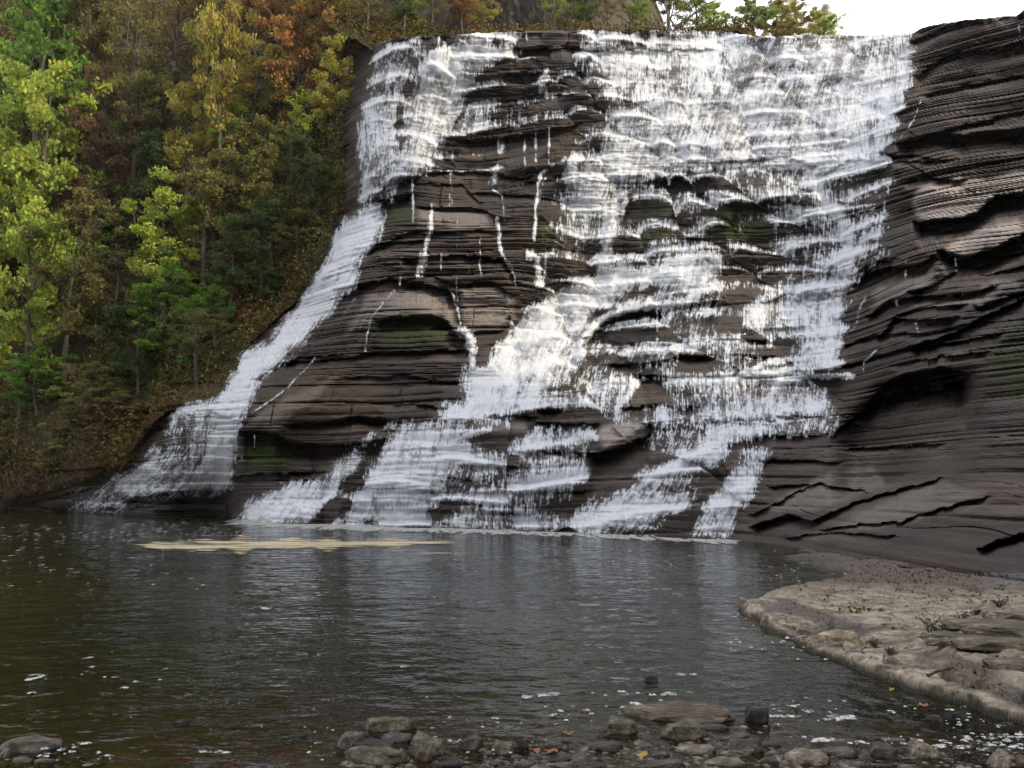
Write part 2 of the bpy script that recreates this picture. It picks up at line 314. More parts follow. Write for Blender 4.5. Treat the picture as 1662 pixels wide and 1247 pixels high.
cv3 = blur(inpoly(G((556, 100), (612, 80), (600, 140), (586, 200), (582, 310), (560, 320))).astype(np.float32), 3); D += .8 * cv3
D = (.72 * D + .28 * blur(D, 1)).astype(np.float32)
# wooded slope: soft humps and gullies
D += hillm * (3.0 * (fbm(X0 / 8, Z0 / 10, 3, 4) - .5) + .6 * (fbm(X0 / 1.2, Z0 / 1.2, 6, 3) - .5))
D -= hillm * 1.0

# --- colour masks
moss = np.zeros_like(D)
for p, a in ((Ez((200, 260), (330, 215), (480, 230), (500, 330), (400, 375), (230, 365)), .85), (Dz((1060, 720), (1180, 770), (1270, 840), (1260, 900), (1060, 895)), .95), (Cz((330, 900), (540, 900), (530, 1060), (330, 1060)), .8),
             (Bz((880, 960), (990, 950), (960, 1100), (880, 1090)), .7), (Bz((200, 900), (340, 880), (340, 960), (210, 990)), .7), (Bz((1350, 880), (1480, 860), (1460, 1060), (1330, 1080)), .4), (Dz((280, 700), (560, 660), (540, 880), (300, 890)), .6),
             (Fz((1480, 380), (1700, 200), (1900, 200), (1900, 600), (1600, 600)), .45), (Dz((700, 700), (860, 690), (850, 870), (720, 860)), .5)):
    moss = np.maximum(moss, a * blur(inpoly(p).astype(np.float32), 7))
pale = np.zeros_like(D)
for p, a in ((Hz((660, 480), (720, 400), (900, 378), (1150, 348), (1500, 330), (1500, 380), (1254, 428), (1100, 458), (1000, 538), (930, 568), (700, 580)), 1), (Hz((820, 735), (1000, 640), (1050, 600), (1254, 605), (1500, 560), (1500, 600), (1254, 660), (1060, 748), (960, 778), (880, 768)), .9),
             (Hz((770, 620), (850, 600), (900, 620), (800, 655)), .7), (Hz((440, 960), (640, 900), (850, 860), (740, 940), (600, 1000), (440, 1070)), .5), (Hz((620, 1050), (900, 1000), (1120, 900), (1240, 930), (1050, 1020), (740, 1050)), .5),
             (Ez((150, 110), (350, 95), (500, 120), (560, 300), (480, 220), (330, 215), (180, 250), (60, 330)), .55), (Ez((560, 100), (700, 90), (790, 140), (800, 230), (740, 275), (590, 275)), .55), (Ez((1145, 720), (1280, 680), (1380, 695), (1310, 740), (1180, 805)), .9),
             (Dz((1080, 690), (1250, 580), (1500, 480), (1400, 560), (1200, 730)), .5), (Fz((500, 1080), (760, 920), (1000, 880), (1060, 960), (740, 1080), (640, 1070)), .3), (Fz((850, 1140), (1100, 1010), (1300, 940), (1500, 1000), (1200, 1110), (900, 1160)), .3),
             (Bz((360, 900), (600, 895), (700, 960), (680, 1000), (400, 990)), .4), (Ez((600, 700), (850, 690), (850, 745), (640, 740)), .4)):
    pale = np.maximum(pale, a * blur(inpoly(p).astype(np.float32), 2))
D -= .5 * pale * near
tan = np.maximum(blur(inpoly(Dz((0, 1060), (0, 900), (200, 900), (460, 850), (560, 800), (600, 640), (760, 530), (960, 500), (960, 560), (740, 620), (700, 670), (580, 850), (300, 1000), (200, 1075))).astype(np.float32), 5), .5 * blur(inpoly(Dz((1060, 600), (1500, 440), (1662, 500), (1662, 720), (1300, 740))).astype(np.float32), 8))
# ------------------------------------------------------------------ where the water runs (coverage 0..1)
WD = np.zeros_like(D)
def wmax(p, a, r=4):
    r = r * 1.6 + 1
    global WD; WD = np.maximum(WD, a * blur(inpoly(p).astype(np.float32), r))
def wset(p, a, r=4):
    r = r * 1.6 + 1
    global WD; m = blur(inpoly(p).astype(np.float32), r); WD = WD * (1 - m) + a * m
def wline(pts, wd, a):
    global WD; d = dline(pts)
    if wd <= 6.5: wd = wd * .62; a = a * .85 * np.clip(.45 + .9 * vn(U / 5, V / 8, 5), 0, 1.05)
    WD = np.maximum(WD, a * np.exp(-(d / wd) ** 2))
# left fall
wmax(Bz((235, 178), (410, 160), (405, 225), (340, 260), (300, 420), (285, 560), (270, 720), (200, 840), (160, 880), (105, 860), (108, 700), (122, 560), (150, 380), (200, 230)), .68, 3)
wmax(Bz((430, 225), (550, 148), (812, 128), (800, 265), (640, 330), (560, 500), (500, 650), (420, 745), (330, 765), (170, 880), (140, 850), (240, 740), (320, 600), (330, 400), (400, 270)), .88, 4)
wmax(Bz((640, 330), (800, 255), (720, 400), (705, 520), (720, 600), (560, 620), (530, 690), (480, 740), (480, 640), (540, 500)), .5, 5)
wset(Bz((260, 300), (300, 270), (270, 420), (200, 560), (170, 700), (150, 650), (180, 480)), .45, 5)
wset(Bz((340, 260), (400, 240), (340, 370), (300, 520), (270, 620), (270, 480), (310, 330)), .3, 4)
wset(Bz((380, 170), (412, 168), (400, 220), (380, 230)), .4, 2)
wset(Bz((700, 160), (760, 150), (740, 210), (690, 225)), .35, 2)
wset(Bz((620, 350), (700, 330), (700, 440), (640, 450), (600, 420)), .4, 3)
wset(Bz((400, 165), (540, 148), (520, 185), (430, 222), (400, 222)), .04, 1)
for x in (465, 540): wline(Bz((x, 155), (x - 4, 205)), 3, .8)
for l, wd, a in ((Bz((708, 330), (700, 500)), 3.5, .75), (Bz((800, 240), (802, 320)), 3, .8), (Bz((930, 310), (900, 400)), 8, .8), (Bz((905, 380), (930, 400)), 10, .7), (Bz((970, 320), (955, 450)), 6, .5), (Bz((720, 600), (730, 650), (712, 740)), 5, .85),
   (Bz((745, 610), (735, 700)), 4, .6), (Bz((838, 590), (836, 740)), 3.2, .75), (Bz((885, 570), (882, 700)), 3, .6), (Bz((942, 560), (938, 710)), 3.5, .8), (Bz((960, 715), (905, 750), (895, 800), (885, 900), (875, 1050)), 5, .95), (Bz((920, 780), (885, 900)), 4, .7),
   (Bz((700, 830), (735, 850), (745, 960)), 3, .6), (Bz((715, 950), (725, 1060), (740, 1110)), 5, .95), (Bz((740, 1110), (775, 1150), (795, 1240)), 3, .5), (Bz((435, 890), (425, 1000), (398, 1110)), 6, .7), (Bz((345, 780), (350, 960)), 3.5, .7),
   (Bz((642, 980), (640, 1200)), 2.2, .5), (Bz((545, 960), (540, 1100)), 2, .4), (Bz((470, 1110), (470, 1180)), 3, .5), (Bz((400, 1110), (370, 1200)), 8, .4), (Bz((300, 1120), (290, 1240)), 3, .4), (Bz((520, 760), (510, 890)), 5, .4), (Bz((270, 820), (260, 880)), 6, .5),
   (Bz((710, 730), (700, 780)), 9, .5), (Bz((855, 1110), (890, 1130), (900, 1240)), 7, .95), (Bz((930, 1110), (915, 1240)), 6, .8), (Bz((870, 1110), (960, 1105)), 3, .7), (Bz((850, 412), (940, 405), (1030, 412)), 2.2, .8), (Bz((720, 325), (880, 325)), 1.6, .6),
   (Bz((560, 605), (640, 600), (720, 596)), 2, .7), (Bz((740, 590), (800, 580), (850, 582)), 2, .7), (Bz((420, 748), (520, 742), (700, 742)), 2, .7), (Bz((800, 262), (880, 250), (915, 300)), 2, .7), (Bz((950, 300), (1040, 290)), 3, .7), (Bz((850, 215), (1040, 205)), 1.5, .5),
   (Bz((960, 360), (1040, 345)), 3, .5), (Bz((840, 130), (850, 200)), 2, .4), (Bz((900, 490), (1040, 480)), 4, .5), (Bz((700, 690), (620, 680)), 5, .35), (Bz((620, 620), (610, 690)), 4, .3),
   (Ez((262, 110), (210, 180), (170, 230), (150, 310), (142, 375)), 3.2, .65), (Ez((100, 140), (40, 220)), 1.8, .4), (Ez((520, 120), (545, 190), (565, 280)), 3.2, .8), (Ez((540, 60), (545, 160)), 2, .5), (Ez((565, 280), (590, 300), (605, 360), (608, 450)), 7, .9), (Ez((600, 380), (620, 450)), 5, .7),
   (Dz((1370, 405), (1270, 520), (1180, 590), (1065, 665)), 2.2, .75), (Dz((1200, 450), (1130, 500)), 3, .6), (Dz((1050, 690), (1055, 900)), 2.4, .45), (Dz((1105, 740), (1108, 820)), 1.5, .3), (Dz((310, 700), (300, 760), (280, 800), (270, 860)), 4, .6), (Dz((300, 865), (220, 905)), 4, .5), (Dz((700, 670), (650, 720), (620, 745)), 3, .5), (Dz((575, 800), (570, 860)), 4, .3),
   (Ez((340, 170), (345, 250)), 1.2, .2), (Fz((975, 130), (950, 180), (930, 260), (890, 310)), 3, .6), (Fz((915, 150), (880, 220)), 2, .5), (Fz((1020, 370), (965, 420), (960, 460)), 2.5, .5), (Cz((1215, 420), (1185, 520), (1120, 610), (1060, 660)), 3, .55), (Cz((1150, 1130), (1150, 1240)), 3, .25), (Fz((1105, 90), (1110, 180)), 5, .22),
   (Hz((890, 780), (895, 880)), 2.5, .2), (Cz((1635, 80), (1645, 160)), 3, .3), (Cz((1610, 230), (1620, 330)), 4, .2), (Fz((1190, 250), (1200, 290)), 4, .25)):
    wline(l, wd, a)
# stream down the left
wmax(Bz((170, 870), (215, 930), (218, 1010), (150, 1085), (70, 1246), (-20, 1300), (-60, 1246), (0, 1060), (110, 930)), .86, 3)
wmax(Dz((1345, 70), (1450, 20), (1560, -10), (1520, 40), (1440, 150), (1415, 220), (1345, 290), (1290, 360), (1190, 450), (1110, 500), (1090, 590), (1045, 680), (1015, 800), (1000, 975), (900, 970), (880, 860), (900, 760), (940, 690), (900, 650), (735, 650), (760, 615), (930, 588), (975, 510), (985, 470), (1040, 370), (1190, 330), (1230, 250), (1300, 190), (1330, 120)), .88, 3)
wset(Dz((1150, 300), (1220, 260), (1200, 310), (1120, 350)), .2, 3); wset(Dz((1230, 380), (1300, 340), (1290, 390), (1210, 420)), .25, 4)
wmax(Dz((735, 640), (960, 630), (980, 700), (900, 860), (840, 880), (700, 880), (720, 760)), .5, 3); wset(Dz((750, 700), (900, 700), (870, 860), (720, 870)), .30, 6)
wmax(Dz((700, 770), (718, 780), (690, 850), (700, 880), (860, 870), (900, 860), (1005, 900), (1008, 980), (800, 988), (560, 1015), (470, 1010), (480, 930), (590, 890)), .68, 4)
wset(Dz((620, 930), (760, 900), (860, 930), (820, 960), (640, 970)), .4, 5)
wmax(Dz((310, 990), (480, 930), (560, 950), (540, 1060), (470, 1082), (300, 1078)), .42, 4); wline(Dz((460, 990), (455, 1070), (500, 1080), (550, 1040)), 3, .8)
wline(Dz((310, 990), (305, 1070)), 3, .6); wline(Dz((400, 1000), (380, 1070)), 5, .5)
# main falls, upper part
wmax(Bz((1075, 128), (1400, 128), (1700, 140), (1700, 240), (1070, 215)), .72, 1)
for x0, x1 in ((1090, 1110), (1250, 1300), (1330, 1370), (1400, 1425), (1550, 1575)): wset(Bz((x0, 150), (x1, 150), (x1 + 4, 212), (x0 - 4, 212)), .3, 3)
wmax(Cz((0, 200), (250, 140), (380, 142), (560, 158), (700, 155), (1180, 148), (1195, 185), (1185, 330), (1150, 400), (1140, 470), (1120, 540), (1100, 575), (1030, 655), (1075, 700), (1070, 760), (740, 760), (330, 740), (0, 760)), .86, 2)
wmax(Bz((1050, 215), (1700, 225), (1700, 760), (1400, 790), (1250, 850), (1180, 1000), (1010, 1110), (970, 1110), (990, 1050), (1010, 900), (1000, 800), (1060, 700), (1100, 690), (1180, 630), (1170, 540), (1190, 450), (1180, 380), (1090, 370), (1050, 290)), .84, 9)
wmax(Bz((1040, 540), (1180, 540), (1180, 640), (1050, 650)), .35, 6); wmax(Bz((840, 420), (1180, 420), (1180, 540), (700, 560), (720, 480)), .22, 6); wmax(Bz((950, 300), (1090, 240), (1180, 370), (960, 400)), .35, 5)
for p, a in ((Bz((1210, 400), (1280, 350), (1400, 340), (1390, 430), (1290, 480), (1210, 480)), .5), (Bz((1480, 290), (1560, 250), (1600, 260), (1570, 370), (1500, 400), (1450, 360)), .5), (Bz((1075, 330), (1170, 340), (1170, 365), (1080, 360)), .4),
             (Cz((180, 430), (330, 230), (390, 200), (330, 400), (260, 470)), .5), (Cz((440, 300), (560, 200), (640, 180), (640, 230), (520, 290), (440, 400)), .5), (Cz((560, 420), (640, 330), (700, 350), (640, 420), (600, 460)), .5),
             (Cz((690, 340), (880, 330), (860, 420), (760, 450), (700, 420)), .58), (Cz((640, 180), (900, 150), (900, 200), (700, 230)), .6), (Cz((190, 540), (380, 500), (320, 570), (200, 660)), .55), (Cz((590, 620), (720, 610), (740, 670), (620, 690)), .55),
             (Cz((0, 330), (40, 300), (60, 420), (0, 470)), .5), (Cz((900, 570), (1000, 520), (1010, 570), (930, 620)), .5), (Cz((320, 695), (560, 690), (560, 720), (340, 730)), .2)):
    wset(p, a, 6)
# middle right
wmax(Cz((0, 750), (330, 735), (740, 735), (1070, 700), (1078, 850), (1060, 1000), (1040, 1015), (1030, 1040), (950, 1130), (900, 1246), (0, 1246)), .6, 3)
for p, a in ((Cz((0, 800), (170, 755), (310, 745), (330, 830), (180, 860), (120, 990), (0, 1060)), .42), (Bz((1350, 800), (1500, 770), (1662, 760), (1520, 870), (1480, 1000), (1400, 1110), (1290, 1150), (1240, 1050), (1265, 900)), .36),
             (Cz((340, 740), (560, 740), (560, 880), (340, 860)), .42), (Cz((330, 890), (560, 900), (545, 1060), (330, 1070)), .10), (Cz((120, 960), (330, 900), (330, 1110), (120, 1100)), .40), (Cz((340, 1070), (600, 1070), (620, 1246), (360, 1246)), .14),
             (Cz((600, 910), (740, 910), (780, 1180), (640, 1200)), .5), (Cz((800, 780), (1070, 760), (1060, 900), (1045, 1000), (880, 1000), (850, 880)), .52), (Cz((1000, 780), (1050, 800), (1040, 960), (960, 900)), .4), (Cz((960, 1060), (1120, 1050), (1000, 1170), (940, 1180)), .35),
             (Cz((620, 760), (740, 760), (740, 880), (640, 860)), .5), (Bz((1050, 920), (1180, 900), (1200, 1000), (1100, 1060)), .55)):
    wset(p, a, 5)
for l, wd, a in ((Cz((740, 740), (770, 830), (860, 930), (900, 1050), (860, 1246)), 22, .9), (Cz((1030, 1015), (960, 1040), (920, 1120), (860, 1246)), 10, .9), (Bz((1050, 700), (1030, 790), (1200, 770), (1230, 850)), 14, .85), (Bz((1240, 860), (1200, 1000), (1180, 1200)), 20, .85),
   (Cz((0, 1240), (150, 1140), (280, 1110), (330, 1130)), 12, .85), (Cz((180, 850), (330, 830), (380, 850)), 5, .85), (Cz((0, 790), (160, 745), (330, 735)), 5, .9), (Cz((740, 740), (900, 700), (1070, 700)), 6, .9), (Cz((560, 900), (740, 905)), 8, .75), (Cz((340, 870), (540, 870)), 3, .6),
   (Cz((0, 540), (200, 500), (400, 480)), 8, .95), (Cz((480, 590), (740, 550)), 7, .92), (Cz((300, 620), (600, 640)), 8, .85), (Cz((480, 440), (520, 300), (640, 250), (900, 210)), 8, .95), (Cz((60, 420), (200, 300), (370, 200)), 10, .9), (Cz((10, 470), (180, 430), (250, 470)), 14, .95),
   (Bz((1060, 240), (1300, 225), (1640, 240)), 7, .95), (Bz((1070, 300), (1300, 300)), 6, .9), (Cz((740, 440), (900, 400)), 8, .9), (Cz((1110, 420), (1020, 560), (930, 620)), 12, .9), (Cz((0, 640), (120, 600), (200, 660)), 10, .85)):
    wline(l, wd, a)
# lower right stack
wmax(Ez((870, 190), (960, 110), (1100, 30), (1250, -10), (1700, -10), (1700, 60), (1500, 120), (1300, 70), (1200, 170), (1110, 250), (1070, 340), (1120, 400), (1080, 450), (1010, 520), (930, 560), (900, 630), (740, 650), (600, 690), (470, 685), (480, 612), (600, 600), (558, 560), (558, 465), (680, 450), (700, 380), (790, 270)), .9, 4)
wset(Ez((930, 470), (960, 400), (1100, 380), (1090, 470), (1000, 520)), .55, 5); wset(Ez((720, 480), (850, 470), (880, 560), (700, 600)), .68, 6); wset(Ez((980, 260), (1080, 250), (1040, 340), (980, 330)), .6, 5); wset(Ez((560, 470), (600, 470), (600, 590), (556, 590)), .45, 2)
wmax(Ez((1060, 330), (1200, 200), (1400, 120), (1700, 60), (1700, 320), (1320, 335), (1230, 425), (1110, 420)), .42, 5)
wset(Ez((1190, 230), (1310, 220), (1315, 330), (1240, 410), (1150, 400), (1090, 330)), .25, 5); wset(Ez((1430, 200), (1662, 180), (1662, 320), (1430, 330)), .25, 6); wset(Ez((1300, 120), (1370, 60), (1400, 160)), .35, 5)
wline(Ez((1070, 340), (1150, 250), (1280, 190), (1410, 175)), 9, .9); wline(Ez((1412, 180), (1410, 330)), 5, .85); wline(Ez((1160, 330), (1150, 410)), 3, .6); wline(Ez((1420, 180), (1540, 160), (1662, 70)), 12, .85)
wset(Fz((370, 100), (450, 90), (540, 90), (460, 170), (420, 290), (360, 310)), .14, 5)
wmax(Fz((460, 170), (590, 70), (800, 50), (940, 0), (960, 10), (890, 110), (870, 340), (880, 350), (840, 470), (690, 410), (560, 400), (530, 290), (430, 290)), .80, 3)
for p, a in ((Fz((540, 150), (620, 130), (630, 260), (545, 265)), .35), (Fz((545, 285), (690, 290), (690, 395), (560, 400)), .10), (Fz((700, 180), (760, 180), (760, 320), (710, 330)), .6)): wset(p, a, 5)
wmax(Ez((1100, 440), (1320, 335), (1700, 320), (1950, 420), (1960, 700), (1400, 690), (1150, 690), (900, 640), (900, 560), (1010, 520)), .5, 3)
wmax(Fz((0, 340), (240, 310), (430, 290), (560, 400), (690, 390), (800, 350), (880, 345), (840, 470), (930, 500), (840, 540), (850, 660), (810, 735), (600, 745), (350, 765), (0, 690)), .5, 3)
wline(Fz((860, 350), (720, 390), (700, 410)), 10, .95); wline(Fz((850, 430), (720, 410), (560, 420), (430, 480), (560, 470), (700, 440)), 9, .85)
wline(Fz((900, 490), (740, 480), (600, 510), (570, 570), (500, 600)), 9, .95); wmax(Fz((560, 540), (830, 500), (835, 660), (600, 670)), .6, 3); wline(Fz((600, 500), (560, 600), (600, 670)), 12, .9)
wline(Fz((850, 480), (920, 505)), 4, .9); wline(Fz((430, 600), (300, 600), (160, 605)), 3, .85); wmax(Fz((0, 605), (560, 605), (600, 680), (0, 680)), .5, 3); wline(Fz((0, 680), (300, 680), (560, 690), (850, 660)), 5, .95); wmax(Fz((270, 680), (620, 690), (520, 750), (330, 780), (270, 790)), .85, 3)
wline(Fz((0, 340), (100, 340), (180, 350)), 5, .85); wline(Fz((250, 315), (360, 320), (450, 300)), 3, .8); wline(Fz((280, 480), (400, 470), (430, 440)), 5, .8); wline(Fz((400, 400), (500, 410)), 5, .8)
for p, a in ((Ez((1315, 500), (1420, 480), (1480, 490), (1460, 600), (1290, 620), (1310, 560)), .0), (Ez((1525, 400), (1635, 400), (1635, 470), (1525, 470)), .04), (Ez((908, 628), (975, 628), (975, 682), (905, 682)), .0), (Ez((1280, 615), (1420, 612), (1380, 670), (1300, 685)), .05), (Ez((1500, 612), (1582, 612), (1580, 670), (1500, 670)), .05),
             (Ez((1470, 500), (1662, 495), (1662, 600), (1460, 605)), .48), (Ez((1200, 430), (1340, 440), (1300, 480), (1200, 480)), .3), (Ez((990, 560), (1110, 540), (1110, 590), (980, 600)), .3), (Ez((980, 630), (1140, 630), (1130, 680), (980, 680)), .35), (Ez((640, 655), (880, 655), (890, 690), (650, 690)), .45), (Ez((1150, 665), (1200, 665), (1200, 685), (1150, 685)), .05),
             (Fz((600, 540), (640, 560), (600, 650), (560, 640)), .5), (Fz((740, 670), (860, 660), (820, 735), (740, 735)), .35), (Fz((440, 500), (540, 520), (520, 590), (440, 590)), .45), (Fz((830, 510), (960, 520), (880, 650), (835, 660)), .03)): wset(p, a, 3)
wline(Ez((1310, 510), (1290, 560), (1240, 620)), 8, .9); wline(Ez((1100, 590), (1200, 560), (1290, 500), (1370, 440)), 5, .7); wline(Ez((930, 560), (1100, 540), (1130, 520)), 6, .85)
# foot of the falls
wmax(Ez((250, 700), (470, 685), (740, 680), (900, 690), (1145, 690), (1150, 800), (1120, 820), (1110, 980), (1060, 1060), (1040, 1150), (1000, 1165), (380, 1140), (0, 1138), (-20, 1130), (60, 1060), (110, 970), (150, 880), (200, 830)), .7, 3)
wmax(Ez((330, 700), (640, 690), (560, 770), (520, 840), (480, 930), (450, 1060), (420, 1125), (380, 1140), (0, 1135), (60, 1060), (110, 970), (150, 880), (200, 830)), .9, 4)
wset(Ez((240, 740), (330, 720), (420, 740), (400, 830), (260, 830)), .6, 6)
wmax(Ez((205, 738), (150, 748), (110, 820), (30, 870), (-40, 940), (-200, 965), (-380, 1060), (-410, 1120), (-90, 1128), (10, 1030), (90, 950), (140, 890), (200, 800)), .86, 4); wmax(Ez((-400, 1130), (-380, 1050), (-200, 960), (-40, 950), (60, 880), (60, 940), (-10, 1040), (-90, 1132)), .8, 3)
wset(Ez((110, 800), (190, 740), (250, 705), (310, 700), (215, 800), (150, 900), (80, 1010), (-10, 1100), (-90, 1125), (-40, 1060), (40, 960), (130, 860)), .08, 3)
wset(Ez((-340, 1030), (-200, 980), (-80, 1000), (-180, 1090), (-320, 1100)), .7, 5)
for p, a in ((Ez((600, 750), (720, 745), (840, 760), (830, 860), (700, 860), (600, 850)), .42), (Ez((500, 930), (640, 920), (660, 1050), (500, 1050), (470, 1000)), .38), (Ez((430, 1130), (440, 1080), (520, 980), (540, 1000), (480, 1130)), .2), (Ez((900, 692), (1040, 690), (1035, 800), (905, 800)), .4), (Ez((1045, 695), (1140, 695), (1140, 800), (1050, 800)), .45),
             (Ez((860, 1060), (1050, 1040), (1060, 1000), (1110, 920), (1110, 980), (1060, 1080), (1010, 1150), (860, 1140)), .32), (Ez((620, 700), (860, 695), (850, 750), (640, 745)), .15), (Ez((700, 880), (760, 880), (760, 1000), (660, 1000)), .45), (Ez((1122, 818), (1345, 700), (1420, 690), (1355, 770), (1345, 905), (1290, 958), (1120, 975)), .0),
             (Ez((1145, 700), (1380, 690), (1310, 745), (1180, 806), (1148, 790)), .0)): wset(p, a, 4)
wline(Ez((440, 880), (480, 800), (560, 750), (680, 715)), 8, .95); wline(Ez((830, 830), (860, 760), (890, 710)), 7, .85); wline(Ez((830, 815), (1000, 812), (1150, 812)), 4, .85); wline(Ez((700, 870), (800, 870)), 3, .8)
wline(Ez((110, 972), (300, 975), (460, 980)), 3, .95); wline(Ez((560, 985), (800, 990), (1080, 985)), 4, .75); wline(Ez((560, 1075), (860, 1080)), 4, .7); wline(Ez((0, 1128), (400, 1134), (860, 1155), (1400, 1180)), 3, .97)
wmax(Ez((1345, 770), (1420, 690), (1662, 690), (1662, 790), (1450, 890), (1345, 900)), .42, 4)
wset(Fz((0, 790), (100, 780), (100, 910), (0, 910)), .12, 5); wset(Fz((80, 690), (270, 690), (270, 790), (80, 800)), .46, 5)
wmax(Ez((1050, 1080), (1110, 990), (1300, 955), (1450, 875), (1662, 790), (1720, 770), (1720, 900), (1600, 900), (1500, 1000), (1480, 1130), (1430, 1180), (960, 1165)), .82, 4)
wmax(Fz((330, 775), (180, 830), (0, 910), (0, 1190), (90, 1180), (180, 1080), (290, 870)), .66, 4)
wset(Ez((1060, 1040), (1120, 985), (1230, 990), (1150, 1060), (1080, 1100)), .5, 5); wset(Fz((100, 960), (240, 860), (260, 900), (180, 1060), (100, 1170), (40, 1170)), .42, 8)
wline(Fz((320, 780), (180, 850), (0, 960), (-150, 1060)), 13, .95)
wmax(Fz((470, 810), (560, 790), (510, 930), (480, 1000), (400, 1080), (370, 1190), (180, 1192), (260, 1060), (370, 920), (410, 850)), .8, 3); wset(Fz((430, 830), (500, 800), (470, 860), (420, 900)), .35, 4)
WD *= (1 - hillm * .9) * 1.0
# direction of flow
fc = [(560, 400, -.6), (520, 460, -1.0), (430, 560, -1.4), (390, 640, -.8), (350, 740, -.05), (300, 790, -1.5), (600, 200, -.12), (650, 120, -.35), (700, 200, -.55), (800, 200, -.1), (820, 400, 0), (880, 330, -.1), (1000, 120, -.08), (1150, 90, -.1), (1150, 170, -.7), (1250, 130, -.8), (1350, 130, -.5),
      (1450, 130, -.1), (1300, 220, -.4), (1100, 230, -.5), (1000, 280, -.4), (950, 350, -.3), (1000, 450, -.9), (900, 530, -1.0), (820, 590, -.8), (780, 670, -.2), (900, 610, -.4), (1000, 560, -.9), (1080, 340, -.05), (1200, 320, -.05), (1300, 360, .1), (1380, 320, 0), (1400, 430, -.7), (1250, 440, -.2), (1330, 520, -.1), (1340, 570, -.7),
      (1200, 640, -.05), (1300, 640, -.3), (1060, 640, -.1), (600, 780, -.5), (700, 790, -.5), (450, 815, -1.2), (850, 770, -.15), (900, 830, -.3), (1050, 800, -1.2), (1000, 840, -1.0), (1150, 820, -.8), (640, 850, -.2)]
DX = tps([(a, b, c) for a, b, c in fc], U[::6, ::6], V[::6, ::6]); DX = np.clip(DX, -1.8, .4); DX = np.where(DX < -.9, DX + .45, DX * .5)
DX = np.repeat(np.repeat(DX, 6, 0), 6, 1)[:NV, :NU].astype(np.float32); DX = blur(DX, 4)
DX += .5 * (fbm(U / 40, V / 60, 12, 3) - .5)
nn = np.hypot(DX, 1); vx, vy = DX / nn, 1 / nn
def lic(src, n):
    acc = src.copy()
    for sg in (1, -1):
        x = np.broadcast_to(np.arange(NU, dtype=np.float32)[None, :], U.shape).copy(); y = np.broadcast_to(np.arange(NV, dtype=np.float32)[:, None], U.shape).copy()
        for k in range(n):
            xi = np.clip(np.rint(x), 0, NU - 1).astype(np.int32); yi = np.clip(np.rint(y), 0, NV - 1).astype(np.int32)
            x = x + sg * vx[yi, xi]; y = y + sg * vy[yi, xi]
            xi = np.clip(np.rint(x), 0, NU - 1).astype(np.int32); yi = np.clip(np.rint(y), 0, NV - 1).astype(np.int32)
            acc += src[yi, xi]
    return acc / (2 * n + 1)
def rank(a):
    s = np.sort(a[::3, ::3].ravel()); return (np.searchsorted(s, a) / len(s)).astype(np.float32)
wn = rng.random(U.shape).astype(np.float32)
l1 = rank(lic(wn, 7)); l2 = rank(lic(blur(rng.random(U.shape).astype(np.float32), 2), 14)); l3 = rank(blur(rng.random(U.shape).astype(np.float32), 1)); l4 = rank(lic(blur(rng.random(U.shape).astype(np.float32), .6), 3))
fl = X0 - .45 * Z0 * (U > 900); billow = fbm(fl / 1.7, Z0 / 4.2, 10, 4, .6)
NZ = rank(soft * 1.1 * (billow - .5) + .46 * l1 + .30 * l2 + .30 * l3 + .40 * l4 + .30 * (fbm(U / 16, V / 13, 9, 3) - .5))
lip = np.exp(-((1 - fr1) / .13) ** 2) ; foot = np.exp(-(fr1 / .16) ** 2)
pulse = fallm * (np.clip(big * 1.2 + .1, 0, 1) * ((.42 + .1 * soft) * lip * sstep(.2, .55, vn(X0 / 2.2, Z0 / 1.5, 8)) + .24 * foot - .46 * sstep(.12, .45, fr1) * sstep(1.0, .8, fr1) * (1.05 - .72 * WD ** 2)) + .16 * np.exp(-((1 - fr2) / .2) ** 2) * (rb2 > .6) * (1 - soft) * sstep(.35, .6, vn(X0 / 1.6, Z0, 3)) - .02)
dens = np.clip(WD * np.where(WD > .6, 1.02 - .20 * soft * (V < 330), 1.0) - .09 * fallm * WD * (1 - dm1) + pulse * np.clip(WD * 3, 0, 1) * (.45 + .9 * vn(X0 / 3, Z0 / 2, 3)), 0, 1)
cov = np.clip((dens * 1.05 - NZ) / .60 + .47, 0, 1) * np.clip(dens * 6, 0, 1)
veil = np.clip(dens * 1.25 - .22, 0, 1) * (.02 + .42 * l1 + .18 * l2 + .32 * l4 + .42 * fbm(U / 9, V / 10, 3, 3))
cov = 1 - (1 - np.clip(.80 * veil, 0, .93)) * (1 - cov)
cov = np.where(WD > .02, cov * np.clip(dens * 8, 0, 1), 0)
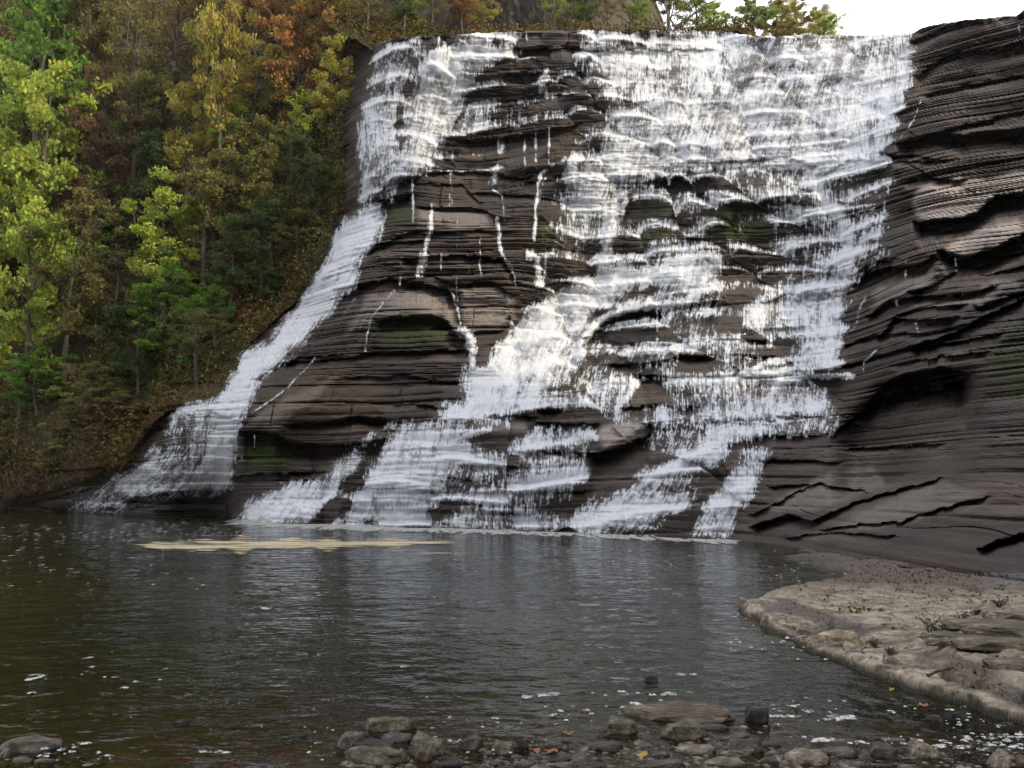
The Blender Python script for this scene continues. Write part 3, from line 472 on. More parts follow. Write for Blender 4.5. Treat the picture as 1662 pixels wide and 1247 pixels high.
# ------------------------------------------------------------------ materials of the ground
def rock_material(name, dark, mid, light, wet=0.5):
    m = Mat(name); co = m.coord(); 
    big = m.noise(co, .35, 5); lay = m.noise(m.coord((.35, .10, 3)), 1.0, 6, .7); fine = m.noise(m.coord((3, .8, 6)), 1.6, 5, .75)
    c = m.ramp(m.math('ADD', m.math('MULTIPLY', m.math('ADD', m.math('MULTIPLY', lay, .45), m.math('MULTIPLY', m.math('ADD', m.math('MULTIPLY', m.attr('tone'), .7), .15), .55)), .6), m.math('MULTIPLY', big, .4)), [(.36, dark), (.52, mid), (.66, light)])
    c = m.mix(m.rng(fine, .35, .7, 0, .7), c, m.mix(.5, c, dark), 'MIX')
    c = m.mix(m.attr('pale'), c, m.ramp(fine, [(.35, (.17, .145, .13)), (.6, (.30, .26, .235))]))
    c = m.mix(m.attr('tan'), c, m.ramp(fine, [(.35, (.04, .026, .012)), (.65, (.13, .085, .045))]))
    c = m.mix(m.attr('moss'), c, m.ramp(fine, [(.4, (.010, .016, .004)), (.6, (.035, .060, .010)), (.72, (.05, .04, .02))]))
    nb = m.bump(m.math('ADD', fine, m.math('MULTIPLY', lay, 1.2)), .7, .12)
    b = m.bsdf(c, m.rng(big, .4, .6, .6, .9), nb, .18); return m.end(b.outputs[0])
M_rock = rock_material('layered_shale', (.018, .014, .012), (.055, .043, .037), (.130, .106, .090))
m = Mat('falling_water'); a = m.attr('cov'); spk = m.noise(m.coord((4.6, .3, 2.2)), 2.4, 3, .7)
spk2 = m.noise(m.coord((9, .5, 3)), 1.2, 3, .6)
al = m.math('ADD', a, m.math('MULTIPLY', m.math('SUBTRACT', spk, .5), m.math('MULTIPLY', m.math('SUBTRACT', 1.2, a), .8)))
al = m.math('MULTIPLY', m.rng(al, .08, .95, 0, 1), m.rng(a, 0.01, .08, 0, .97))
b = m.bsdf((.72, .745, .79), .55, m.bump(m.math('ADD', spk, spk2), .6, .10), .3)
tl = m.n('ShaderNodeBsdfTranslucent'); tl.inputs[0].default_value = (.74, .765, .81, 1)
ms = m.n('ShaderNodeMixShader'); ms.inputs[0].default_value = .30; m.l(b.outputs[0], ms.inputs[1]); m.l(tl.outputs[0], ms.inputs[2])
tr = m.n('ShaderNodeBsdfTransparent'); mf = m.n('ShaderNodeMixShader'); m.l(al, mf.inputs[0]); m.l(tr.outputs[0], mf.inputs[1]); m.l(ms.outputs[0], mf.inputs[2])
M_fall = m.end(mf.outputs[0])
m = Mat('leaf_littered_soil'); co = m.coord(); f = m.noise(co, 1.6, 6, .75); g = m.noise(co, .25, 4)
c = m.ramp(f, [(.36, (.016, .012, .006)), (.5, (.045, .030, .015)), (.6, (.05, .05, .016)), (.7, (.12, .06, .025))])
c = m.mix(m.rng(g, .45, .6), c, m.ramp(f, [(.4, (.014, .018, .006)), (.65, (.06, .065, .02))])); c = m.mix(m.attr('tan'), c, m.ramp(f, [(.4, (.03, .02, .01)), (.65, (.13, .08, .045))]))
M_soil = m.end(m.bsdf(c, .95, m.bump(f, 1, .3), .1).outputs[0])

# ------------------------------------------------------------------ build cliff, slope and falls from the survey
above = ~below_sky
firstrow = np.argmax(below_sky, 0)
kk = (firstrow[None, :] - np.arange(NV)[:, None])            # rows above the skyline become the plateau running back
colD = D[firstrow, np.arange(NU)]; colZ0 = at(us.astype(np.float32), vs[firstrow].astype(np.float32), colD)
Yg = np.where(kk > 0, colD[None, :] + kk * 1.2, D)
Xg, _, Zg = at(U, V, D)
Xs = colZ0[0][None, :] * np.ones_like(U); Zs = colZ0[2][None, :] - .25
Xg = np.where(kk > 0, Xs * (Yg / colD[None, :]), Xg); Zg = np.where(kk > 0, Zs, Zg)
keep = (kk <= 9) & (V < watl[None, :] + 16)
idx = np.arange(NV * NU).reshape(NV, NU)
q = np.stack([idx[:-1, :-1], idx[1:, :-1], idx[1:, 1:], idx[:-1, 1:]], -1)
kq = keep[:-1, :-1] & keep[1:, 1:] & keep[:-1, 1:] & keep[1:, :-1]
hq = hillm[:-1, :-1] > .5
def cut(name, sel, VX, attrs, **kw):
    F = q[sel].reshape(-1, 4); uq, inv = np.unique(F, return_inverse=True)
    return mesh_np(name, VX.reshape(-1, 3)[uq], inv.reshape(-1, 4), {k: v.ravel()[uq] for k, v in attrs.items()}, **kw)
P3 = np.stack([Xg, Yg, Zg], -1)
new_obj('cliff', cut('cliff', kq & ~hq, P3, dict(moss=moss, pale=pale, tan=tan, tone=tone)), M_rock, kind='structure')
new_obj('hillside', cut('hillside', kq & hq, P3, dict(tan=tan), smooth=True), M_soil, kind='structure')
Dc = np.minimum(D, Dpre + .35); Dw = np.minimum((1 - soft) * blur(Dc, 1) + soft * (blur(Dc, 2) + .10 + .8 * (billow - .45)), Dc) - (.10 + .30 * dens * (.4 + .8 * l2)) * np.clip(near, .5, 1)
Dw = np.where(kk > 0, colD[None, :] + kk * 1.2, Dw)
Xw, _, Zw = at(U, V, Dw)
Xw = np.where(kk > 0, Xs * (Yg / colD[None, :]), Xw); Zw = np.where(kk > 0, Zs + .12, Zw)
keepw = (V < watl[None, :] + 1.5) & (kk <= 6)
wq = (cov[:-1, :-1] + cov[1:, 1:] + cov[:-1, 1:] + cov[1:, :-1]) > .02
wq &= keepw[:-1, :-1] & keepw[1:, 1:]
leftw = (U[:-1, :-1] < 560 - (V[:-1, :-1] - 400) * .55 + 60) & (V[:-1, :-1] > 300) & (U[:-1, :-1] < 618)
PW = np.stack([Xw, Yg * 0 + Dw, Zw], -1)
new_obj('waterfall', cut('waterfall', wq, PW, dict(cov=cov), smooth=True), M_fall, kind='structure')
def hill_at(u, v):
    j = int(np.clip(round((v - vs[0]) / ST), 0, NV - 1)); i = int(np.clip(round((u - us[0]) / ST), 0, NU - 1))
    return float(D[j, i])
# ------------------------------------------------------------------ pool, its bed, the shore slab
def grid_faces(nr, nc):
    i = np.arange(nr * nc).reshape(nr, nc); return np.stack([i[:-1, :-1], i[:-1, 1:], i[1:, 1:], i[1:, :-1]], -1).reshape(-1, 4)
def bed_z(x, y):
    d = .045 + .13 * np.clip(y - 6.9, 0, 99) - .09 * sstep(6.9, 6.1, y) + .25 * sstep(-1.2, -2.6, x) * sstep(9, 5, y) * .5
    d = d + .22 * sstep(2.2, 4.5, x) * sstep(9, 6, y) * .3
    return -np.clip(d, -.1, 2.2) + .05 * (fbm(x * 1.7, y * 1.7, 4, 3) - .5)
yy = np.concatenate([np.linspace(2.5, 12, 420), 12 * np.exp(np.linspace(0, math.log(110 / 12), 260))[1:]]).astype(np.float32)
th = np.linspace(-1.05, 1.05, 720).astype(np.float32)
PY = np.repeat(yy[:, None], len(th), 1); PX = PY * th[None, :] * 1.05
BZ = bed_z(PX, PY)
cob = vn(PX * 6, PY * 4, 3); BZb = BZ + .05 * np.maximum(cob - .55, 0) * sstep(16, 8, PY)
m = Mat('river_bed_stones'); co = m.coord(); v = m.n('ShaderNodeTexVoronoi'); v.inputs['Scale'].default_value = 5; m.l(m.coord((1, 1.4, 1)), v.inputs['Vector'])
f = m.noise(co, 3, 5, .7); c = m.mix(.5, m.ramp(f, [(.35, (.02, .014, .008)), (.65, (.10, .07, .04))]), m.mix(.75, v.outputs['Color'], (.07, .055, .04)), 'MIX')
M_bed = m.end(m.bsdf(c, .6, m.bump(v.outputs['Distance'], .6, .03)).outputs[0])
new_obj('river_bed', mesh_np('river_bed', np.stack([PX, PY, BZb], -1).reshape(-1, 3), grid_faces(*PX.shape), smooth=True), M_bed, kind='structure')
wav = .016 * (fbm(PX * 1.1, PY * 1.6, 5, 4, .55) - .5) * 2 * sstep(3, 20, PY) + .010 * (fbm(PX * 2.6, PY * 4.2, 9, 3, .55) - .5) * 2
murk = 1 - np.exp(-np.clip(-BZ, 0, 3) * 2.4)
m = Mat('pool_water'); co = m.coord((1, 1.35, 1)); n1 = m.noise(co, 1.5, 2, .5); n2 = m.noise(co, 4.5, 3, .55); n3 = m.noise(co, .22, 2)
h = m.math('ADD', m.math('MULTIPLY', n1, 1.0), m.math('MULTIPLY', n2, .42))
h = m.math('MULTIPLY', h, m.rng(n3, .35, .65, .65, 1.2))
nb = m.bump(h, 1.0, .062)
gl = m.n('ShaderNodeBsdfGlossy'); gl.inputs['Roughness'].default_value = .04; gl.inputs[0].default_value = (.92, .94, .96, 1); m.l(nb, gl.inputs['Normal'])
fr = m.n('ShaderNodeFresnel'); fr.inputs[0].default_value = 1.33; m.l(nb, fr.inputs['Normal'])
tr = m.n('ShaderNodeBsdfTransparent'); tr.inputs[0].default_value = (.62, .52, .36, 1)
df = m.n('ShaderNodeBsdfDiffuse'); m.l(m.mix(m.rng(m.noise(m.coord(), .09, 2), .4, .6), (.020, .018, .005), (.012, .0125, .006)), df.inputs[0])
ma = m.n('ShaderNodeMixShader'); m.l(m.attr('murk'), ma.inputs[0]); m.l(tr.outputs[0], ma.inputs[1]); m.l(df.outputs[0], ma.inputs[2])
mb = m.n('ShaderNodeMixShader'); m.l(fr.outputs[0], mb.inputs[0]); m.l(ma.outputs[0], mb.inputs[1]); m.l(gl.outputs[0], mb.inputs[2])
M_pool = m.end(mb.outputs[0])
new_obj('water', mesh_np('water', np.stack([PX, PY, wav], -1).reshape(-1, 3), grid_faces(*PX.shape), dict(murk=murk.ravel()), smooth=True), M_pool, kind='structure')
gm = Mat('dark_ground'); M_gr = gm.end(gm.bsdf(gm.ramp(gm.noise(gm.coord(), .3, 5), [(.4, (.03, .025, .018)), (.6, (.07, .06, .045))]), .9).outputs[0])
gx = np.linspace(-500, 500, 80); GX, GY = np.meshgrid(gx, np.linspace(-420, 420, 70)); 
new_obj('ground', mesh_np('ground', np.stack([GX, GY, -2.9 + 0 * GX], -1).reshape(-1, 3), grid_faces(*GX.shape)), M_gr, kind='structure')
# bank behind the camera: the stony shore the photographer stands on
GX, GY = np.meshgrid(np.linspace(-30, 30, 90), np.linspace(-25, 4.6, 60))
new_obj('shore', mesh_np('shore', np.stack([GX, GY, -.25 + .03 * (4.6 - GY) + .12 * fbm(GX, GY, 3, 3)], -1).reshape(-1, 3), grid_faces(*GX.shape)), M_bed, kind='structure')

# shore slab on the right
su = np.arange(1165, 2060, 1.5).astype(np.float32); sv = np.arange(876, 1262, 1.25).astype(np.float32)
SU, SV = np.meshgrid(su, sv)
def smask(poly, wa=5, r=0):
    x = SU + wa * 2 * (fbm(SU / 14, SV / 9, 3, 3) - .5); y = SV + wa * 1.2 * (fbm(SU / 12, SV / 9, 6, 3) - .5); s = np.zeros(SU.shape, bool); P = poly
    for (xa, ya), (xb, yb) in zip(P, P[1:] + P[:1]):
        if ya != yb: s ^= ((ya > y) != (yb > y)) & (x < (xb - xa) * (y - ya) / (yb - ya) + xa)
    return blur(s.astype(np.float32), r)
edge = [(1198, 972), (1206, 978), (1230, 984), (1236, 992), (1250, 1006), (1285, 1016), (1318, 1030), (1340, 1040), (1400, 1064), (1440, 1078), (1470, 1088), (1500, 1092), (1520, 1100), (1560, 1108), (1590, 1120), (1662, 1136), (1750, 1158), (1900, 1195), (2080, 1240)]
back = [(2080, 870), (1400, 870), (1262, 884), (1240, 893), (1300, 905), (1368, 914), (1392, 921), (1360, 928), (1300, 938), (1250, 948), (1238, 956), (1215, 966)]
Sm = smask(edge + back, 5, 0); Sb = blur(Sm, 3)
sx, sy, _ = on_water(SU, SV, .22)
sy = np.broadcast_to(sy, SU.shape)
nl = fbm(sx * .35 + sy * .1, sy * .8 - sx * .25, 3, 4, .5) * 9
lay = (np.floor(nl) + .25 * (nl - np.floor(nl))) * .028 - .10
oc = smask([(1510, 1008), (1535, 1026), (1488, 1042), (1530, 1066), (1600, 1082), (1662, 1100), (1800, 1140), (2080, 1200), (2080, 960), (1700, 985), (1600, 1000)], 5, 5)
oc2 = smask([(1590, 1000), (1640, 1006), (1720, 1020), (2080, 1080), (2080, 930), (1760, 960), (1640, 985)], 5, 4)
och = oc * .05
for pl, stp in (((1500, 1008), (1540, 1026), (1600, 1040), (1662, 1050), (2080, 1120)), .07), (((1486, 1042), (1530, 1054), (1590, 1062), (1662, 1078), (2080, 1160)), .09), (((1526, 1066), (1590, 1084), (1662, 1106), (2080, 1215)), .08), (((1588, 1000), (1640, 1018), (1700, 1024), (2080, 1080)), .10), (((1585, 1030), (1662, 1041), (2080, 1100)), .05), (((1560, 1050), (1662, 1066), (2080, 1140)), .05), (((1240, 996), (1300, 1004), (1360, 1004)), .02), (((1280, 960), (1420, 962), (1560, 958)), .03), (((1380, 984), (1480, 990), (1600, 984), (1700, 990)), .03):
    ln = np.interp(su, [q_[0] for q_ in pl], [q_[1] for q_ in pl]) + 12 * (fbm(su / 55, su * 0 + stp * 50, 4, 3) - .5) + 3 * (cell(np.floor(su / 37), su * 0 + int(stp * 100), 3) - .5)
    dd_ = ln[None, :] - SV; och = och + stp * sstep(-1.5, 2.5, dd_) * np.exp(-np.clip(dd_, 0, 400) / 26) * (sstep(pl[0][0] - 4, pl[0][0] + 18, su) * sstep(pl[-1][0] + 4, pl[-1][0] - 30, su))[None, :]
top = .15 + lay + och + .03 * (fbm(sx * 3.2, sy * 3.6, 2, 4, .65) - .5) - .03 * np.exp(-(np.abs(fbm(sx * .9, sy * 1.5, 11, 3, .5) - .5) / .012) ** 2) - .02 * np.exp(-(np.abs(fbm(sx * 1.7, sy * 1.2, 14, 2, .5) - .5) / .012) ** 2)
farlow = sstep(948, 925, SV) * sstep(1420, 1250, SU)
top = top - .16 * farlow + .02
# the broken front: blocks of different width have slipped a little
slump = blur(Sm, 5); top = top - .05
er = blur(Sm, 6) + .34 * (fbm(sx * 1.1, sy * .8, 3, 3, .5) - .5) + .22 * (cell(np.floor(sx / .45 + vn(sx, sy, 2)), np.floor(sy / .7), 3) - .5)
ed = top - .02 * sstep(.80, .62, er) - .06 * sstep(.62, .585, er) - (.05 + .03 * cell(np.floor(sx / .6), np.floor(sy / .9), 5)) * sstep(.52, .48, er)
Zsl = np.where(er > .42, ed, 0) + np.where(er <= .42, np.minimum(ed, .03) - .5 * sstep(.40, .25, er), 0)
Zsl = Zsl.astype(np.float32)
wet = np.clip(sstep(965, 935, SV + 14 * (fbm(sx * .5, sy * .4, 9, 3) - .5)) * .9 + .9 * sstep(.56, .64, fbm(sx * .8, sy * .35, 12, 4)) , 0, 1)
m = Mat('shore_slab_stone'); co = m.coord(); f = m.noise(co, 5, 5, .7); g = m.noise(m.coord((.7, 2.2, 1)), 1.3, 6, .72); p = m.noise(co, 22, 3, .7)
c = m.ramp(m.math('ADD', m.math('MULTIPLY', f, .5), m.math('MULTIPLY', g, .5)), [(.38, (.028, .022, .017)), (.45, (.12, .100, .074)), (.53, (.23, .195, .148)), (.64, (.36, .31, .245))])
c = m.mix(m.attr('wet'), c, m.ramp(p, [(.38, (.022, .016, .013)), (.55, (.065, .047, .038)), (.68, (.15, .12, .10))]))
geo = m.n('ShaderNodeNewGeometry'); sx_ = m.n('ShaderNodeSeparateXYZ'); m.l(geo.outputs['Position'], sx_.inputs[0])
c = m.mix(m.rng(m.math('ADD', sx_.outputs[2], m.math('MULTIPLY', f, .08)), .15, .07), c, (.030, .026, .018))
M_shelf = m.end(m.bsdf(c, m.rng(m.attr('wet'), 0, 1, .85, .5), m.bump(m.math('ADD', f, m.math('MULTIPLY', p, .4)), .8, .03), .3).outputs[0])
new_obj('shore_slab', mesh_np('shore_slab', np.stack([sx, sy, Zsl], -1).reshape(-1, 3), grid_faces(*SU.shape)[:, ::-1], dict(wet=wet.ravel())), M_shelf, kind='structure')
def slab_z(u, v):
    j = int(np.clip(round((v - 876) / 1.25), 0, len(sv) - 1)); i = int(np.clip(round((u - 1165) / 1.5), 0, len(su) - 1)); return float(Zsl[j, i])

# ------------------------------------------------------------------ gorge wall behind the brink
gu = np.linspace(380, 1195, 420).astype(np.float32); gt = np.linspace(0, 1, 220).astype(np.float32)
GU, GT = np.meshgrid(gu, gt); gY = 100 + 14 * sstep(500, 1195, GU) + 4 * (fbm(GU / 60, GT * 5, 3, 4) - .5)
bx, _, _ = at(GU, GU * 0 + 40, gY); GZ = 38 + GT * (40 + 22 * fbm(GU / 140, GU * 0, 6, 3) - 20 * sstep(1040, 1190, GU))
ocr = sstep(690, 740, GU) * sstep(1010, 960, GU)
sG = GZ / 1.1 + vn(GU / 20, GT * 6, 4); gYY = gY + GT * 22 * (1 - .6 * ocr) - 1.2 * ocr * (sG - np.floor(sG)) - 1.0 * ocr + .8 * (fbm(GU / 6, GT * 60, 9, 3) - .5)
gtan = np.zeros_like(GU) + .5 * (1 - ocr)
new_obj('gorge_wall', mesh_np('gorge_wall', np.stack([bx * gYY / gY, gYY, GZ], -1).reshape(-1, 3), grid_faces(*GU.shape), dict(tan=gtan.ravel(), moss=gtan.ravel() * .5, tone=.5 + 0 * gtan.ravel(), pale=ocr.ravel() * .1)), M_rock, kind='structure')
bu = np.linspace(535, 1420, 400).astype(np.float32); BU, BT = np.meshgrid(bu, np.linspace(0, 1, 60)); by = 78.2 + 26 * BT + 70 * BT * sstep(1000, 1190, BU)
bsl = .95 * sstep(820, 640, BU) + .50 * sstep(640, 820, BU) * sstep(1250, 1100, BU); bz0 = np.interp(BU, us, colZ0[2]) - .6; bz = bz0 + np.minimum((by - 78.2) * bsl, 9 * bsl + 2) + .7 * fbm(BU / 9, BT * 20, 3, 3)
new_obj('plateau', mesh_np('plateau', np.stack([(BU - CU) / F_PX * by * 1.17, by, bz], -1).reshape(-1, 3), grid_faces(*BU.shape), dict(tan=0 * BU.ravel()), smooth=True), M_soil, kind='structure')
# unseen wooded hills added behind and beside the camera to shade the gorge
ha = np.linspace(R(46), R(296), 170); HA, HT = np.meshgrid(ha, np.linspace(0, 1, 40)); rw_ = sstep(R(125), R(95), HA)
hr = (55 + 55 * HT) * (1 - rw_) + (43 + 24 * HT) * rw_ + 9 * fbm(HA * 4, HT * 3, 3, 4)
hz_ = -3 + (62 + 44 * rw_) * HT ** .8 * (.75 + .5 * fbm(HA * 5, HT * 4, 7, 4))  # right side raised so its shadow covers the pool and lower falls
new_obj('shade_hills', mesh_np('shade_hills', np.stack([hr * np.sin(HA), hr * np.cos(HA), hz_], -1).reshape(-1, 3), grid_faces(*HA.shape)), M_soil, kind='structure')

# ------------------------------------------------------------------ foliage
def leaf_mat(name, h0, h1, h2, transl=.35):
    m = Mat(name); oi = m.n('ShaderNodeObjectInfo'); a = m.attr('var'); b = m.attr('hue')
    hs = m.n('ShaderNodeHueSaturation'); m.l(m.rng(b, 0, 1, h0, h1), hs.inputs['Hue']); m.l(m.rng(a, 0, 1, .7, 2.0), hs.inputs['Value']); hs.inputs['Saturation'].default_value = h2
    m.l(oi.outputs['Color'], hs.inputs['Color'])
    d = m.n('ShaderNodeBsdfDiffuse'); m.l(hs.outputs[0], d.inputs[0]); t = m.n('ShaderNodeBsdfTranslucent'); m.l(hs.outputs[0], t.inputs[0])
    x = m.n('ShaderNodeMixShader'); x.inputs[0].default_value = transl; m.l(d.outputs[0], x.inputs[1]); m.l(t.outputs[0], x.inputs[2]); return m.end(x.outputs[0])
M_leaf = leaf_mat('autumn_leaves', .47, .53, 1.05)
m = Mat('tree_bark'); M_bark = m.end(m.bsdf(m.ramp(m.noise(m.coord((1, 1, .3)), 3, 4), [(.4, (.05, .04, .03)), (.65, (.17, .145, .12))]), .9).outputs[0])
m = Mat('undergrowth_leaves'); b = m.attr('hue'); c = m.ramp(b, [(0, (.030, .050, .010)), (.3, (.12, .14, .03)), (.5, (.20, .16, .04)), (.65, (.10, .055, .022)), (.85, (.19, .10, .03)), (1, (.24, .17, .05))])
M_under = m.end(m.bsdf(m.mix(m.attr('var'), c, m.mix(1, c, (.35, .35, .35), 'MULTIPLY')), .9, None, .1).outputs[0])
def quads(P, size, rg, up=.5, asp=.6):
    n = len(P); a = rg.normal(size=(n, 3)); a[:, 2] *= (1 - up * .6); a /= np.linalg.norm(a, axis=1)[:, None]
    b = rg.normal(size=(n, 3)); b -= (a * b).sum(1)[:, None] * a; b /= np.linalg.norm(b, axis=1)[:, None]
    s = size * rg.uniform(.6, 1.35, n)[:, None]
    V = np.stack([P - a * s, P + b * s * asp, P + a * s, P - b * s * asp], 1).reshape(-1, 3)
    return V, np.arange(4 * n).reshape(n, 4)
def tube(pts, rad, ns=6):
    pts = np.array(pts, float); n = len(pts); V = []; F = []
    for i, p in enumerate(pts):
        d = pts[min(i + 1, n - 1)] - pts[max(i - 1, 0)]; d /= np.linalg.norm(d) + 1e-9
        s = np.cross(d, (0.3, 1, .1)); s /= np.linalg.norm(s) + 1e-9; t = np.cross(d, s)
        for k in range(ns):
            a = 2 * math.pi * k / ns; V.append(p + rad[i] * (s * math.cos(a) + t * math.sin(a)))
    for i in range(n - 1):
        for k in range(ns): F.append((i * ns + k, i * ns + (k + 1) % ns, (i + 1) * ns + (k + 1) % ns, (i + 1) * ns + k))
    return np.array(V), np.array(F)
def join(parts):
    V = []; F = []; o = 0
    for v, f in parts: V.append(v); F.append(f + o); o += len(v)
    return np.concatenate(V), np.concatenate(F)
def tree_proto(seed, n_leaf, low, wide, leafs, thin=0.0, nlimb=16):
    """unit tree, one metre tall; crown from height `low` up"""
    rg = np.random.default_rng(seed); parts = []; tips = []
    lean = rg.normal(0, .05, 2); bx = rg.normal(0, .02, 2)
    zs = np.linspace(-.06, .93, 9); tr = np.array([[lean[0] * z + bx[0] * math.sin(5 * z), lean[1] * z + bx[1] * math.sin(4 * z), z] for z in zs])
    parts.append(tube(tr, .020 * (1.05 - zs) + .002))
    for k in range(nlimb):
        z0 = low + (0.88 - low) * (k + .5) / nlimb * rg.uniform(.85, 1.05); p0 = np.array([np.interp(z0, zs, tr[:, i]) for i in range(3)])
        a = k * 2.4 + rg.normal(0, .4); hfrac = (z0 - low) / (1 - low); ln = wide * (math.sin(math.pi * min(1, .25 + .72 * hfrac)) ** .7) * rg.uniform(.65, 1.1)
        d = np.array([math.cos(a), math.sin(a), rg.uniform(.25, .8)]); pts = [p0 + d * ln * t + np.array([0, 0, -.12 * ln * t * t]) + rg.normal(0, .010, 3) * t for t in np.linspace(0, 1, 5)]
        parts.append(tube(pts, .009 * (1.1 - np.linspace(0, 1, 5)) * (1.2 - z0) + .0012, 4))
        for t in (2, 3, 4):
            tips.append(pts[t])
            q = pts[t] + rg.normal(0, .055, 3) * (1 + wide); q[2] += .02; parts.append(tube([pts[t], (pts[t] + q) / 2 + rg.normal(0, .006, 3), q], [.003, .002, .001], 3)); tips.append(q)
    tips.append(tr[-1]); tips.append(tr[-1] + (0, 0, .03)); tips.append(tr[-2])
    tips = np.array(tips); wts = rg.uniform(.15, 1, len(tips)) * (rg.random(len(tips)) > thin); wts[-3:] = .8; wts /= wts.sum()
    ci = rg.choice(len(tips), n_leaf, p=wts); csz = rg.uniform(.035, .075, len(tips)) * (.7 + wide)
    off = rg.normal(size=(n_leaf, 3)); off /= np.linalg.norm(off, axis=1)[:, None]; off *= rg.random(n_leaf)[:, None] ** .45
    P = tips[ci] + off * csz[ci][:, None] * np.array([1.25, 1.25, .62]); Vq, Fq = quads(P, leafs, rg)
    cv = rg.uniform(.1, .9, len(tips)); ch = rg.random(len(tips))
    var = np.repeat(np.clip(cv[ci] * .6 + .4 * rg.random(n_leaf), 0, 1), 4); hue = np.repeat(np.clip(ch[ci] * .6 + .4 * rg.random(n_leaf), 0, 1), 4)
    tv, tf = join(parts)
    tm = mesh_np('trunk', tv, tf, smooth=True); tm.materials.append(M_bark)
    cm = mesh_np('crown', Vq, Fq, dict(var=var, hue=hue)); cm.materials.append(M_leaf); return tm, cm
PROT = {'full': [tree_proto(s, 9000, .22, .30, .0125) for s in (1, 2, 3)], 'tall': [tree_proto(s, 7500, .36, .22, .0115, .1) for s in (4, 5, 6)],
        'thin': [tree_proto(s, 3400, .3, .24, .0105, .35, 20) for s in (7, 8)], 'bush': [tree_proto(s, 8000, .06, .42, .020) for s in (9, 10, 11)]}
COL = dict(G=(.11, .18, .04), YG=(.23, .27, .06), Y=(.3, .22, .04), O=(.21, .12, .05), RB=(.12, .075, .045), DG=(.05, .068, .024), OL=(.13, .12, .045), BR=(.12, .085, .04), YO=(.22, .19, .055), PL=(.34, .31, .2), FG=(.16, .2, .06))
def plant_tree(u, vb, vt, hw, col, kind, label, Y=None, name='tree', group='trees on the wooded slope', z=None):
    Y = Y or hill_at(u, vb); p = at(u, vb, Y); zz = p[2] if z is None else z
    top = at(u, vt, Y)[2]; h = top - zz; wd = hw / F_PX * Y
    pr = PROT[kind]; k = random.randrange(len(pr)); tm, cm = pr[k]
    wk = {'full': .36, 'tall': .28, 'thin': .30, 'bush': .48}[kind]; s = wd / (wk * h)
    o = new_obj(name, None, label=label, category='bush' if kind == 'bush' else 'tree', group=group); o.location = (p[0], Y, zz); o.rotation_euler = (0, 0, random.uniform(0, 6.28))
    o.scale = (h * s, h * s, h)
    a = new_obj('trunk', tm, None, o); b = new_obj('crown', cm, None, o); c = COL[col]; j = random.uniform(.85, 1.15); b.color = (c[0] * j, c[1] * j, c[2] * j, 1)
T = [
 (62, 330, -30, 95, 'G', 'full', 'big bright green tree in the top left corner of the photo'),
 (140, 235, -50, 75, 'OL', 'tall', 'olive tree right of the big bright green corner tree'),
 (-30, 560, 150, 100, 'YG', 'full', 'yellow green tree cut by the left edge of the photo'),
 (48, 520, 110, 100, 'YG', 'full', 'bright yellow green tree under the big green corner tree'),
 (30, 700, 330, 85, 'YG', 'full', 'yellow green tree low on the left edge, above the bank bushes'),
 (105, 620, 320, 80, 'OL', 'full', 'olive tree with rusty patches right of the low yellow green tree'),
 (155, 430, 195, 72, 'RB', 'full', 'round rusty brown tree between yellow green and olive trees'),
 (212, 340, 30, 62, 'OL', 'thin', 'sparse olive tree with bare pale branches in the upper left'),
 (345, 410, -45, 52, 'YO', 'tall', 'tallest tree of the slope, grey trunk leaning left under golden crown'),
 (468, 310, -10, 66, 'O', 'tall', 'tall orange tree with straight pale trunk near the dark buttress'),
 (400, 250, 55, 58, 'YO', 'full', 'golden tree between the leaning trunk and the tall orange tree'),
 (235, 450, 215, 66, 'DG', 'full', 'dark green tree in the middle of the slope'),
 (262, 540, 310, 72, 'YG', 'full', 'dull yellow green tree above the dark green bushes'),
 (332, 470, 235, 62, 'OL', 'tall', 'olive tree with crooked stem beside the leaning grey trunk'),
 (420, 400, 190, 70, 'OL', 'full', 'broad olive tree below the golden tree'),
 (370, 520, 350, 52, 'DG', 'full', 'dark green tree above the left cascade bend'),
 (490, 300, 145, 52, 'YG', 'thin', 'sparse yellow green tree in front of the tall orange trunk'),
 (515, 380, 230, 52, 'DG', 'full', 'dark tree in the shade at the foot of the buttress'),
 (535, 235, 60, 46, 'YO', 'full', 'golden olive tree beside the top of the dark buttress'),
 (440, 450, 300, 60, 'DG', 'full', 'dark green tree nearest the top of the left cascade'),
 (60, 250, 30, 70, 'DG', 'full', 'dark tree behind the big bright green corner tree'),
 (285, 200, -50, 60, 'BR', 'thin', 'thin brown tree on the top of the slope left of the golden crown'),
 (215, 170, -60, 60, 'OL', 'thin', 'thin olive tree at the top edge, second from the golden crown'),
 (420, 140, -60, 62, 'O', 'full', 'orange tree at the top edge left of the tall orange tree'),
 (525, 120, -55, 55, 'YO', 'full', 'golden tree at the top edge above the buttress'),
 (590, 75, -50, 42, 'OL', 'thin', 'thin olive tree with white stem left of the bright green brink tree'),
 (300, 380, 130, 60, 'YO', 'full', 'yellow tree crossed by the leaning grey trunk'),
 (185, 560, 400, 62, 'OL', 'thin', 'sparse olive tree left of the dull yellow green tree'),
 (10, 440, 240, 60, 'G', 'full', 'green tree behind the bright yellow green tree'),
 (250, 300, 120, 55, 'OL', 'tall', 'slim olive tree left of the yellow tree'),
 (100, 520, 360, 60, 'G', 'full', 'green tree under the round rusty brown tree'),
 (320, 620, 500, 52, 'OL', 'thin', 'sparse shrubby tree on the bare patch above the tan ledges'),
 (480, 430, 340, 46, 'OL', 'full', 'small olive tree beside the upper left cascade'),
 (375, 330, 170, 50, 'G', 'thin', 'sparse green tree right of the leaning grey trunk'),
 (175, 300, 110, 60, 'BR', 'thin', 'brown sparse tree above the round rusty tree'),
]
